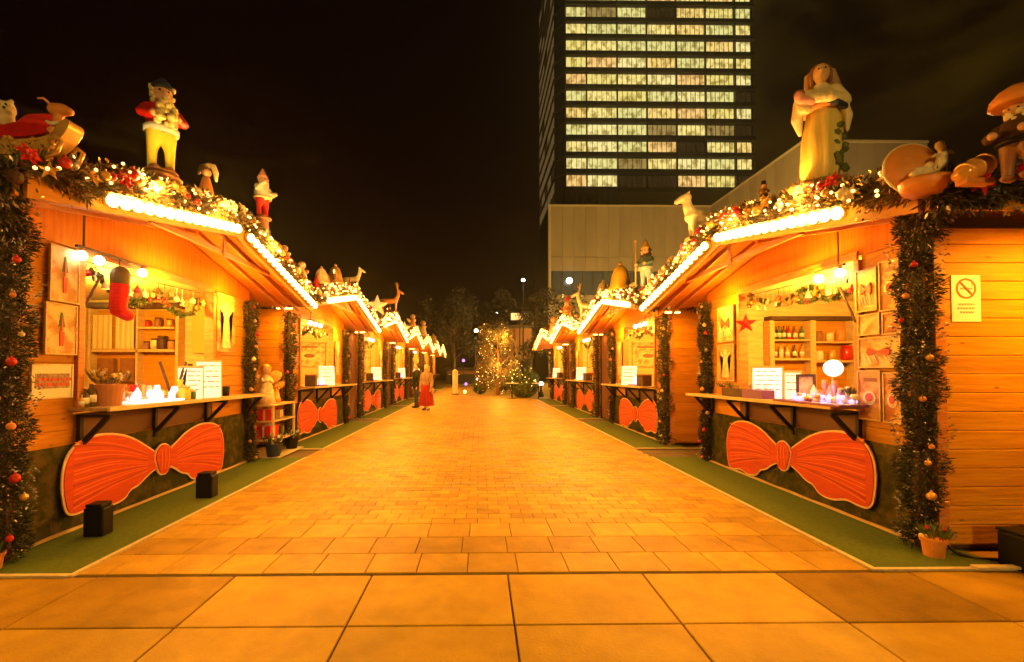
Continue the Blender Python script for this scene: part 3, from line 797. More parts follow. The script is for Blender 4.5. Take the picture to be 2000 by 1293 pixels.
def animal(name, label, cat, p, h, rotz, m, s=-1, antlers=False, fat=1.0, group='painted figures standing on the booth gables', sitting=False):
    """deer or horse looking along local +X; h = height to the top of the head"""
    t = thing(name, label, cat, p, rotz, group); H = h
    V = lambda x, y, z: (x * H, y * H, z * H)
    sh = [('t', [V(-.30, 0, .42 if not sitting else .25), V(-.05, 0, .44 if not sitting else .32), V(.16, 0, .47)], [.115*H, .11*H, .115*H]),
          ('t', [V(.16, 0, .50), V(.25, 0, .66), V(.28, 0, .84)], [.10*H, .075*H, .06*H]),
          ('t', [V(.26, 0, .87), V(.36, 0, .84), V(.48, 0, .77)], [.068*H, .055*H, .038*H])]
    for sg in (-1, 1):
        sh.append(('t', [V(.15, .06*sg, .42), V(.17, .065*sg, .22), V(.15, .065*sg, .03)], [.055*H, .034*H, .026*H]))
        if sitting: sh.append(('t', [V(-.28, .09*sg, .24), V(-.12, .11*sg, .16), V(-.22, .1*sg, .04), V(-.08, .1*sg, .03)], [.07*H, .05*H, .035*H, .025*H]))
        else: sh.append(('t', [V(-.28, .06*sg, .40), V(-.25, .065*sg, .27), V(-.34, .065*sg, .19), V(-.32, .065*sg, .03)], [.075*H, .045*H, .03*H, .026*H]))
    sh = [(a, q, [r_ * fat for r_ in rr_]) for a, q, rr_ in sh]
    blob('body', sh, m, t, max(.006, .022 * H))
    for sg in (-1, 1):
        b = NB(); tube(b, [V(.25, .03*sg, .90), V(.235, .055*sg, .98)], [.024*H, .008*H], 6); obj('ear', b, m, t, smooth=True)
        b = NB(); ball(b, V(.34, .052*sg, .87), .014*H, 1); obj('eye', b, M_black, t)
    b = NB(); tube(b, [V(-.40, 0, .44), V(-.47, 0, .36), V(-.47, 0, .22)] if not antlers else [V(-.40, 0, .44), V(-.45, 0, .48)], [.03*H, .03*H, .012*H][:3 if not antlers else 2], 6); obj('tail', b, m, t, smooth=True)
    if antlers:
        for sg in (-1, 1):
            b = NB(); tube(b, [V(.25, .03*sg, .92), V(.20, .10*sg, 1.06), V(.22, .15*sg, 1.20)], [.018*H, .015*H, .007*H], 6)
            tube(b, [V(.21, .09*sg, 1.04), V(.29, .13*sg, 1.12)], [.013*H, .006*H], 6); tube(b, [V(.20, .12*sg, 1.12), V(.12, .16*sg, 1.20)], [.012*H, .006*H], 6)
            obj('antler', b, M_gold, t, smooth=True)
    else:
        b = NB()
        for k in range(9): ball(b, V(.25 - .075 * math.sin(k / 8 * 1.4) - .0, 0, .95 - .05 * k), (.035*H, .016*H, .04*H), 1)
        obj('mane', b, m, t, smooth=True)
    b = NB(); box(b, -.42*H, .28*H, -.13*H, .13*H, -.02, .02); obj('base_board', b, M_brown, t, bevel=.004)
    plinth(t, s, .10 * H)
    return t
def bell(label, p, h, m, s, name='bell_ornament', group='gold bells on the booth gables'):
    t = thing(name, label, 'bell', p, 0, group); H = h
    b = NB(); lathe(b, [(.42*H, 0), (.43*H, .05*H), (.34*H, .18*H), (.28*H, .5*H), (.2*H, .72*H), (.08*H, .82*H), (.01, .84*H)], seg=18); obj('dome', b, m, t, smooth=True)
    b = NB(); ball(b, (0, 0, .88*H), .07*H, 2); obj('knob', b, M_gold, t, smooth=True)
    b = NB(); ball(b, (0, 0, .02*H), .09*H, 2); obj('clapper', b, M_gold, t, smooth=True)
    plinth(t, s, .2 * H); return t
def star(label, p, h, m, s, group=None, face=(0, -1, 0), stick=True, name='star_ornament'):
    t = thing(name, label, 'star', p, 0, group)
    f = Vector(face).normalized(); u = f.cross(Vector((0, 0, 1))).normalized(); r = h / 2
    b = NB(); c = Vector((0, 0, r)); pts = []
    fr = b.verts.new(c + f * r * .28); bk = b.verts.new(c - f * r * .28)
    for k in range(10):
        a = math.pi / 2 + k * math.pi / 5; q = r if k % 2 == 0 else r * .42
        pts.append(b.verts.new(c + u * math.cos(a) * q + Vector((0, 0, 1)) * math.sin(a) * q))
    for k in range(10):
        b.faces.new((fr, pts[k], pts[(k + 1) % 10])); b.faces.new((bk, pts[(k + 1) % 10], pts[k]))
    obj('star_body', b, m, t)
    if stick: 
        b = NB(); tube(b, [(0, 0, -.12), (0, 0, r * .4)], .008, 6); obj('stick', b, M_gold, t)
        plinth(t, s, .03)
    return t
# --- left row
p = spot(314, 340, -1); H = pxh(200, p)
t = figurine('elf_figure', 'tall figure in red jacket and yellow-green trousers hugging a pale bundle', 'figure', p, H, R(-45),
         hat=M_navy, hair=M_cream, coat=M_red, legs=M_yell, belt=M_pblue, item=mat('pale_yellow', (.72, .66, .30), .5))
b = NB(); lathe(b, [(.16, -.055), (.17, -.04), (.10, .0), (.09, .01)], seg=16); obj('foot_mound', b, M_brown, t, smooth=True)
p = spot(512, 428, -1); H = pxh(98, p)
figurine('snowman_figure', 'small figure with a pink pointed hat and white body stretching one arm towards the aisle', 'figure', p, H, R(-20),
         hat=M_pink, hair=M_cream, coat=M_white, legs=M_redf, belt=M_cream, hatshape='cone', arm='raised', fat=1.15)
# curved-wing angel
p = spot(402, 385, -1); H = pxh(66, p)
t = thing('angel_figure', 'small orange angel figure under one curved pale wing, between the two left figures', 'figure', p, R(-30), 'painted figures standing on the booth gables')
b = NB(); lathe(b, [(.24*H, 0), (.20*H, .2*H), (.10*H, .58*H), (.04*H, .62*H)], seg=14); obj('robe', b, M_orange, t, smooth=True)
b = NB(); ball(b, (.02*H, 0, .72*H), .13*H, 2); obj('head', b, M_skin, t, smooth=True)
b = NB(); ball(b, (-.01*H, 0, .76*H), (.14*H, .14*H, .12*H), 2); obj('hair', b, M_brown, t, smooth=True)
b = NB(); tube(b, [(-.38*H, 0, .80*H), (-.25*H, 0, .96*H), (-.05*H, .1*H, 1.0*H), (.16*H, .12*H, .92*H), (.28*H, .12*H, .70*H), (.34*H, .1*H, .45*H)], [.05*H, .07*H, .075*H, .08*H, .08*H, .04*H], 8); obj('wing', b, M_cream, t, smooth=True)
plinth(t, -1, .06)
# sleigh group at the near corner
p = spot(66, 322, -1, 2.9); S = p.y / F      # metres per pixel there
t = thing('sleigh_ornament', 'red sleigh on gold runners with a cream bear riding behind an orange reindeer', 'sleigh', p, R(0), None)
V = lambda a, b_, c: (a * S, b_ * S, c * S)
def chaikin(P, n=2):
    for _ in range(n):
        Q = []
        for a, b_ in zip(P, P[1:] + P[:1]): Q += [(a[0] * .75 + b_[0] * .25, a[1] * .75 + b_[1] * .25), (a[0] * .25 + b_[0] * .75, a[1] * .25 + b_[1] * .75)]
        P = Q
    return P
b = NB()
prism(b, chaikin([(-75, 40), (20, 44), (48, 54), (60, 74), (74, 86), (84, 74), (72, 52), (52, 30), (20, 16), (-40, 12), (-80, 18)]), lambda u, v, q: V(u, q, v), -17, 17); obj('gold_hull', b, M_gold, t, bevel=.006)
b = NB(); prism(b, chaikin([(-80, 40), (36, 50), (40, 62), (10, 76), (-20, 74), (-50, 66), (-76, 78), (-88, 60)]), lambda u, v, q: V(u, q, v), -20, 20); obj('red_body', b, M_red, t, bevel=.008)
blob('blanket', [('t', [V(-30, 0, 66), V(0, 0, 84), V(34, 0, 92)], [14*S, 16*S, 9*S]), ('e', V(10, 0, 76), (40*S, 24*S, 12*S))], M_redf, t, .012)
for q in (-24, 24):
    b = NB(); tube(b, [V(-80, q, 8), V(-20, q, 2), V(40, q, 2), V(66, q, 14), V(74, q, 34), V(62, q, 44), V(54, q, 36)], 4.0 * S, 8); obj('runner', b, M_gold, t, smooth=True)
    for u in (-55, -10, 30):
        b = NB(); tube(b, [V(u, q, 4), V(u + 4, q, 26)], 3 * S, 6); obj('strut', b, M_gold, t, smooth=True)
rr = random.Random(5)
b = NB()
for k in range(26): ball(b, V(rr.uniform(-60, 55), -18, rr.uniform(20, 46)), rr.uniform(3, 6.5) * S, 1)
obj('gold_scrolls', b, M_gold, t, smooth=True)
blob('bear_rider', [('e', V(-52, -4, 106), (17*S, 15*S, 17*S)), ('e', V(-40, -12, 101), (7*S, 7*S, 6*S)), ('e', V(-62, -4, 121), (5*S, 4*S, 6*S)), ('e', V(-42, -4, 121), (5*S, 4*S, 6*S)),
                    ('t', [V(-55, -2, 62), V(-52, -2, 92)], [20*S, 13*S])], M_cream, t, .010)
for q in (-6, 6):
    b = NB(); ball(b, V(-44 + q, -18, 109), 2.4 * S, 1); obj('eye', b, M_black, t)
b = NB(); ball(b, V(-40, -19.5, 102), 2.8 * S, 1); obj('nose', b, M_black, t)
blob('reindeer', [('t', [V(34, 0, 60), V(46, -2, 84), V(48, -2, 98)], [12*S, 9*S, 9*S]), ('t', [V(40, -2, 108), V(56, -3, 107), V(70, -3, 103)], [13*S, 12*S, 8*S])], M_orange, t, .010)
for q in (-8, 8):
    b = NB(); tube(b, [V(38, q, 114), V(28, q * 1.6, 124), V(20, q * 2, 122)], [3*S, 2.5*S, 1.5*S], 6); obj('antler', b, M_pink, t, smooth=True)
b = NB(); tube(b, [V(36, -13, 78), V(46, -14, 74), V(56, -10, 78)], 3.6 * S, 6); obj('collar', b, M_cream, t, smooth=True)
plinth(t, -1, .10)
p = spot(96, 352, -1, 2.66)
star('gold star hanging under the sleigh at the near corner of the left booth', p, pxh(40, p), M_gold, -1, face=(.5, -1, 0), stick=False)
# small ones along the far slope of the first left gable and beyond
def cherub(label, px, py, n, s, m=M_cream, m2=M_gold, x=2.84):
    p = spot(px, py, s, x); H = pxh(n, p)
    t = thing('cherub_figure', label, 'figure', p, R(-40 if s < 0 else 220), 'little cherubs on the booth gables')
    b = NB(); lathe(b, [(.26*H, 0), (.22*H, .25*H), (.10*H, .60*H), (.04*H, .64*H)], seg=12); obj('robe', b, m, t, smooth=True)
    b = NB(); ball(b, (.02*H, 0, .76*H), .16*H, 2); obj('head', b, M_skin, t, smooth=True)
    b = NB(); ball(b, (-.02*H, 0, .80*H), (.17*H, .17*H, .15*H), 2); obj('hair', b, m2, t, smooth=True)
    for sg in (-1, 1):
        b = NB(); ball(b, (-.12*H, .22*sg*H, .52*H), (.06*H, .20*H, .11*H), 2, (R(35*sg), 0, 0)); obj('wing', b, m2, t, smooth=True)
    plinth(t, s, .12 * H); return t
cherub('small pink and cream cherub just beyond the apex of the first left gable', 556, 468, 40, -1, M_pink, M_cream)
cherub('cream cherub halfway down the far slope of the first left gable', 590, 500, 46, -1)
p = spot(628, 520, -1); bell('pale bell low on the far slope of the first left gable', p, pxh(38, p), M_cream, -1)
p = spot(655, 545, -1); bell('gold bell at the far end of the first left gable', p, pxh(42, p), M_gold, -1)
p = spot(690, 566, -1); H = pxh(46, p)
animal('goose_figure', 'little pale goat figure standing at the apex of the second left gable', 'figure', p, H, R(15), M_cream, -1).name = 'goat_figure'
p = spot(737, 560, -1); star('pale gold star on a stick above the second left gable', p, pxh(44, p), mat('star_glow', (.9, .7, .3), .5, emit=(1, .62, .2), es=.45), -1, face=(.3, -1, 0))
p = spot(765, 606, -1); H = pxh(48, p)
animal('reindeer_figure', 'orange-gold reindeer with tall antlers on the second left gable', 'figure', p, H, R(20), M_orange, -1, antlers=True)
p = spot(790, 622, -1); star('gold star above the third left gable', p, pxh(28, p), MATS['star_glow'], -1, face=(.3, -1, 0))
cherub('pale cherub on the fourth left gable', 826, 656, 32, -1)
p = spot(846, 672, -1); bell('tiny gold bell on the fifth left gable', p, pxh(22, p), M_gold, -1)
cherub('orange cherub on the third left gable', 806, 642, 30, -1, M_orange, M_cream)
# --- right row
p = spot(1368, 446, 1); H = pxh(96, p)
animal('horse_figure', 'cream horse figure looking towards the aisle on the nearest right gable', 'figure', p, H, R(176), M_cream, 1, fat=1.4)
p = spot(1492, 402, 1); H = pxh(50, p)
figurine('nutcracker_figure', 'small dark nutcracker figure between the cream horse and the tall robed woman', 'figure', p, H, R(235), hat=M_black, hair=M_brown, coat=M_brown, legs=M_black, belt=M_dark, hatshape='top', arm='none', s=1)
# robed woman with child
p = spot(1606, 356, 1); H = pxh(250, p)
t = thing('madonna_figure', 'tall robed woman figure holding a child, gold skirt and dark sash, on the right gable', 'statue', p, R(-30), 'painted figures standing on the booth gables')
V = lambda x, y, z: (x * H, y * H, z * H)
t.scale = (.88, .88, 1); b = NB(); seg = 30; rings = []
for k, (r_, z, cx) in enumerate([(.105, .0, -.02), (.135, .03, -.02), (.15, .12, -.01), (.155, .24, 0), (.15, .36, .0), (.135, .48, .01), (.12, .56, .01)]):
    rings.append([b.verts.new((H * (cx + r_ * (1 + .08 * math.sin(a * 9 + k * .35)) * math.cos(a)), H * r_ * .85 * (1 + .08 * math.sin(a * 9 + k * .35)) * math.sin(a), z * H)) for a in [2 * math.pi * q / seg for q in range(seg)]])
for r0, r1 in zip(rings, rings[1:]):
    for q in range(seg): b.faces.new((r0[q], r0[(q + 1) % seg], r1[(q + 1) % seg], r1[q]))
b.faces.new(rings[0][::-1]); b.faces.new(rings[-1])
obj('skirt', b, mat('gold_skirt', (.80, .50, .08), .45, 0, (.86, .72, .22), 6, (1, 1, .15), .8, 22), t, smooth=True)
b = NB(); box(b, -.16*H, .17*H, -.14*H, .14*H, -.035*H, .0); obj('base_block', b, M_brown, t, bevel=.01)
b = NB(); lathe(b, [(.125*H, .555*H), (.148*H, .56*H), (.150*H, .60*H), (.135*H, .61*H)], c=(.0, 0, 0), seg=20); obj('orange_sash', b, M_orange, t, smooth=True)
blob('dark_sash', [('t', [V(.01, -.13, .585), V(.10, -.12, .57), V(.17, -.05, .55)], [.022*H, .028*H, .026*H])], M_navy, t, .012)
blob('robe', [('t', [V(.01, 0, .58), V(0, 0, .67), V(.0, 0, .735)], [.120*H, .130*H, .075*H]),
              ('t', [V(.10, 0, .715), V(.165, -.04, .60), V(.05, -.14, .615), V(-.08, -.15, .63)], [.058*H, .056*H, .046*H, .040*H]),
              ('t', [V(-.10, 0, .715), V(-.165, -.05, .62), V(-.12, -.13, .56)], [.058*H, .055*H, .040*H]),
              ('t', [V(-.17, -.04, .66), V(-.185, -.04, .52), V(-.165, -.04, .40)], [.045*H, .050*H, .018*H]),
              ('t', [V(.16, 0, .60), V(.19, -.02, .48), V(.185, -.02, .37)], [.038*H, .040*H, .015*H])], mat('cream_robe', (.88, .78, .46), .5, 0, (.84, .66, .32), 12, (1, 1, .12), .9, 26), t, .011)
blob('veil', [('t', [V(.0, .055, .93), V(.085, .04, .88), V(.115, .04, .76), V(.165, .05, .62), V(.20, .04, .46)], [.045*H, .040*H, .045*H, .040*H, .02*H]),
              ('t', [V(.0, .055, .93), V(-.085, .04, .88), V(-.095, .05, .76)], [.045*H, .040*H, .03*H]), ('e', V(.0, .06, .87), (.10*H, .06*H, .10*H))], mat('tan_veil', (.34, .19, .09), .6, 0, (.50, .32, .18), 12), t, .012)
blob('face', [('e', V(.0, -.045, .855), (.066*H, .062*H, .082*H)), ('e', V(-.003, -.112, .85), (.012*H, .014*H, .022*H)), ('t', [V(.0, -.01, .72), V(0, -.03, .80)], [.036*H, .034*H])], mat('face_paint', (.72, .44, .20), .45), t, .009)
for sg in (-1, 1):
    b = NB(); ball(b, V(.026*sg, -.102, .872), .008*H, 1); obj('eye', b, M_dark, t)
b = NB(); ball(b, V(-.002, -.104, .822), (.016*H, .006*H, .005*H), 1); obj('mouth', b, M_pink, t)
b = NB(); ball(b, V(.0, .0, .895), (.085*H, .070*H, .062*H), 2); ball(b, V(-.07, -.01, .84), (.02*H, .04*H, .06*H), 2); ball(b, V(.07, -.01, .84), (.02*H, .04*H, .06*H), 2); obj('hair', b, M_brown, t, smooth=True)
blob('child', [('e', V(-.175, -.13, .675), (.042*H, .042*H, .047*H)), ('t', [V(-.16, -.13, .64), V(-.09, -.15, .61)], [.036*H, .042*H]), ('t', [V(-.16, -.15, .63), V(-.20, -.14, .65)], [.015*H, .012*H])], M_pink, t, .009)
b = NB(); ball(b, V(-.172, -.12, .698), (.044*H, .042*H, .036*H), 2); obj('child_hair', b, M_brown, t, smooth=True)
b = NB()
for k in range(14): ball(b, V(.12 + rnd.uniform(-.03, .05), -.06 + rnd.uniform(-.05, .03), .06 + k * .026), (.035*H, .02*H, .03*H), 1, (rnd.random(), rnd.random(), 0))
obj('leaf_spray', b, M_leaf, t)
plinth(t, 1, .12)
# dish with angel and infant, near corner of the right booth
p = spot(1795, 372, 1, 2.74); S = p.y / F
t = thing('nativity_ornament', 'orange scalloped shell with a cream angel and a small infant in front of it', 'ornament', p, 0)
V = lambda a, b_, c: (a * S, b_ * S, c * S)
b = NB(); lathe(b, [(2*S, 9*S), (25*S, 7*S), (42*S, 1*S), (47*S, -4*S), (44*S, -7*S), (20*S, 2*S), (2*S, 3*S)], c=V(-2, 10, 52), seg=28, M=(rotM('Z', -18) @ rotM('X', 80) @ Matrix.Diagonal((1.0, 1.15, 1, 1))))
obj('shell', b, M_orange, t, smooth=True)
MM = rotM('Z', -18) @ rotM('X', 80); b = NB(); tube(b, [Vector(V(-2, 10, 52)) + (MM @ Vector((46 * S * math.cos(a), 53 * S * math.sin(a), -5 * S))) for a in np.linspace(0, 2 * math.pi, 29).tolist()], 3.2 * S, 6, caps=False); obj('rim', b, M_cream, t, smooth=True)
blob('angel', [('t', [V(28, -12, 28), V(34, -12, 52), V(38, -12, 70)], [14*S, 11*S, 8*S]), ('e', V(30, -14, 84), (9*S, 9*S, 10*S)), ('t', [V(40, -12, 70), V(54, -10, 74), V(62, -10, 70)], [5*S, 4.5*S, 3*S]),
               ('t', [V(32, -12, 62), V(18, -18, 64), V(8, -20, 58)], [5*S, 4*S, 3*S]), ('t', [V(42, -6, 66), V(46, -2, 86), V(36, 0, 96)], [7*S, 8*S, 3*S])], M_cream, t, .010)
blob('infant', [('e', V(-14, -20, 32), (14*S, 10*S, 8*S)), ('e', V(0, -22, 40), (8*S, 8*S, 8*S)), ('t', [V(-30, -20, 24), V(22, -20, 24)], [8*S, 9*S])], M_cream, t, .010)
b = NB(); lathe(b, [(22*S, -14*S), (34*S, -6*S), (44*S, 12*S), (40*S, 18*S), (6*S, 16*S)], c=V(4, -8, 0), seg=20); obj('cradle', b, M_orange, t, smooth=True)
plinth(t, 1, .08)
p = spot(1905, 358, 1, 2.80); S = p.y / F
t = thing('trumpet_ornament', 'glossy gold barrel-shaped ornament lying tilted between the shell and the mushroom-hatted gnome', 'ornament', p, 0)
b = NB(); lathe(b, [(2*S, -42*S), (12*S, -40*S), (19*S, -20*S), (20*S, 0), (19*S, 20*S), (12*S, 38*S), (2*S, 40*S)], c=(0, 0, 30 * S), seg=22, M=(rotM('Y', 64)))
t.name = 'barrel_ornament'
obj('barrel', b, mat('gloss_gold', (.75, .36, .08), .18, 0.1, coat=.6), t, smooth=True)
for q in (-22, 0, 22):
    b = NB(); c0 = Vector((0, 0, 30 * S)) + (rotM('Y', 64) @ Vector((0, 0, q * S)))
    lathe(b, [(19.5*S, -2*S), (21*S, -1*S), (21*S, 1*S), (19.5*S, 2*S)], c=c0, seg=22, M=rotM('Y', 64)); obj('hoop', b, M_gold, t, smooth=True)
b = NB(); box(b, -30*S, 30*S, -12*S, 12*S, -4*S, 8*S); obj('cradle', b, M_orange, t, bevel=.006)
plinth(t, 1, .08)
p = spot(1992, 352, 1, 2.84); H = pxh(182, p)
figurine('gnome_figure', 'big gnome in an orange mushroom hat with a dark beard at the right edge', 'figure', p, H, R(200), hat=M_orange, hair=M_cream, coat=M_dark, legs=M_brown, belt=M_black, hatshape='dome', arm='none', s=1, fat=1.25)
p = spot(1262, 566, 1); H = pxh(98, p)
figurine('soldier_figure', 'figure in a grey-green coat and pale blue legs holding a staff', 'figure', p, H, R(215), hat=M_gold, hair=M_dark, coat=M_teal, legs=M_pblue, belt=M_white, hatshape='cone', arm='staff', item=M_gold, s=1)
p = spot(1212, 568, 1); bell('large glowing yellow bell beside the grey-green coated figure', p, pxh(60, p), mat('warm_yellow', (.85, .48, .04), .4), 1)
p = spot(1178, 584, 1); bell('small cream bell between the reindeer and the large yellow bell', p, pxh(40, p), M_cream, 1)
p = spot(1145, 612, 1); H = pxh(58, p)
animal('reindeer_figure', 'cream reindeer with gold antlers on the second right gable', 'figure', p, H, R(165), M_cream, 1, antlers=True)
p = spot(1110, 640, 1); H = pxh(64, p)
figurine('gnome_figure', 'small orange-coated gnome on the second right gable beside the cream reindeer', 'figure', p, H, R(220), hat=M_redf, hair=M_cream, coat=M_orange, legs=M_orange, belt=M_gold, hatshape='cone', arm='none', s=1, fat=1.2)
cherub('pale cherub on the third right gable', 1082, 656, 42, 1)
cherub('orange cherub on the far slope of the third right gable', 1066, 668, 30, 1, M_orange, M_cream)
p = spot(1050, 684, 1); bell('small gold bell on the last right gable', p, pxh(26, p), M_gold, 1)

# clutter of small ornaments along the further gables
def trinket(k, s, i, y, rr):
    zr = roof_z(s, i, y) + .20; nm = rr.choice(['pine_cone', 'gnome_figure', 'bell_ornament', 'candle_ornament', 'toadstool_ornament'])
    H = rr.uniform(.16, .34); cat = {'pine_cone': 'cone', 'gnome_figure': 'figure', 'bell_ornament': 'bell', 'candle_ornament': 'candle', 'toadstool_ornament': 'toadstool'}[nm]
    colr = rr.choice([('cream', M_cream), ('gold', M_gold), ('brown', M_brown), ('red', M_red), ('orange', M_orange)])
    sd = 'left' if s < 0 else 'right'; u = (y - y0_of(i, s)) - UM[s]; ctr['n'] += 1
    where = 'near slope' if u < -.5 else ('apex' if u < .5 else 'far slope')
    lab_ = '%s %s ornament, number %s from the viewer' % (colr[0], cat, k)
    lab_ = 'small %s %s, %s ornament from the near end on the %s %s gable' % (colr[0], cat, ['first', 'second', 'third', 'fourth', 'fifth', 'sixth', 'seventh', 'eighth', 'ninth'][k], ORD[i], sd)
    t = thing(nm, lab_, cat, (s * (2.86 + rr.uniform(-.05, .1)), y, zr), rr.uniform(-.6, .6), 'small ornaments set in the gable garlands')
    b = NB()
    if cat == 'cone':
        for j in range(5): lathe(b, [(.02, H * (.12 + .17 * j)), (H * (.28 - .045 * j), H * (.08 + .17 * j)), (.02, H * (.0 + .17 * j))], seg=8)
        b.free(); b = NB(); lathe(b, [(H * .05, -.1)] + [pt for j in range(5) for pt in ((H * (.30 - .05 * j), H * (.05 + .18 * j)), (H * (.2 - .04 * j), H * (.14 + .18 * j)))] + [(.01, H)], seg=9); obj('cone', b, colr[1], t)
    elif cat == 'figure':
        lathe(b, [(.22 * H, -.1), (.24 * H, .1 * H), (.16 * H, .5 * H), (.08 * H, .6 * H)], seg=10); obj('coat', b, colr[1], t, smooth=True)
        b = NB(); ball(b, (0, 0, .66 * H), .13 * H, 2); obj('head', b, M_skin, t, smooth=True)
        b = NB(); lathe(b, [(.15 * H, .72 * H), (.09 * H, .86 * H), (.01, 1.08 * H)], seg=10); obj('hat', b, rr.choice([M_red, M_navy, M_orange]), t, smooth=True)
        b = NB(); ball(b, (-s * .08 * H, -.08 * H, .56 * H), (.09 * H, .09 * H, .12 * H), 1); obj('beard', b, M_cream, t, smooth=True)
    elif cat == 'bell':
        lathe(b, [(.34 * H, 0), (.30 * H, .1 * H), (.22 * H, .5 * H), (.1 * H, .74 * H), (.02, .8 * H)], seg=12); obj('dome', b, colr[1], t, smooth=True)
        b = NB(); tube(b, [(0, 0, -.1), (0, 0, .3 * H)], .02, 6); obj('stem', b, M_brown, t)
    elif cat == 'candle':
        lathe(b, [(.12 * H, -.1), (.12 * H, .8 * H), (.08 * H, .84 * H)], seg=10); obj('candle', b, colr[1], t, smooth=True)
        b = NB(); lathe(b, [(.01, .84 * H), (.05 * H, .92 * H), (.01, 1.06 * H)], seg=8); obj('flame', b, M_fairy, t, smooth=True)
    else:
        lathe(b, [(.09 * H, -.1), (.08 * H, .5 * H)], seg=10); obj('stem', b, M_cream, t, smooth=True)
        b = NB(); lathe(b, [(.05 * H, .5 * H), (.34 * H, .48 * H), (.32 * H, .6 * H), (.18 * H, .76 * H), (.01, .8 * H)], seg=14); obj('cap', b, colr[1], t, smooth=True)
ctr = {'n': 0}; rr_t = random.Random(99)
for s_, n_ in ((-1, 6), (1, 4)):
    for i_ in range(0, n_):
        yA, yB = y0_of(i_, s_) - UA[s_], y0_of(i_, s_) + UB[s_]
        ys = [yA + (yB - yA) * (k + .5) / 9 for k in range(9)]
        for k, y_ in enumerate(ys):
            if i_ == 0 and k < 5: continue
            trinket(k, s_, i_, y_ + rr_t.uniform(-.12, .12), rr_t)
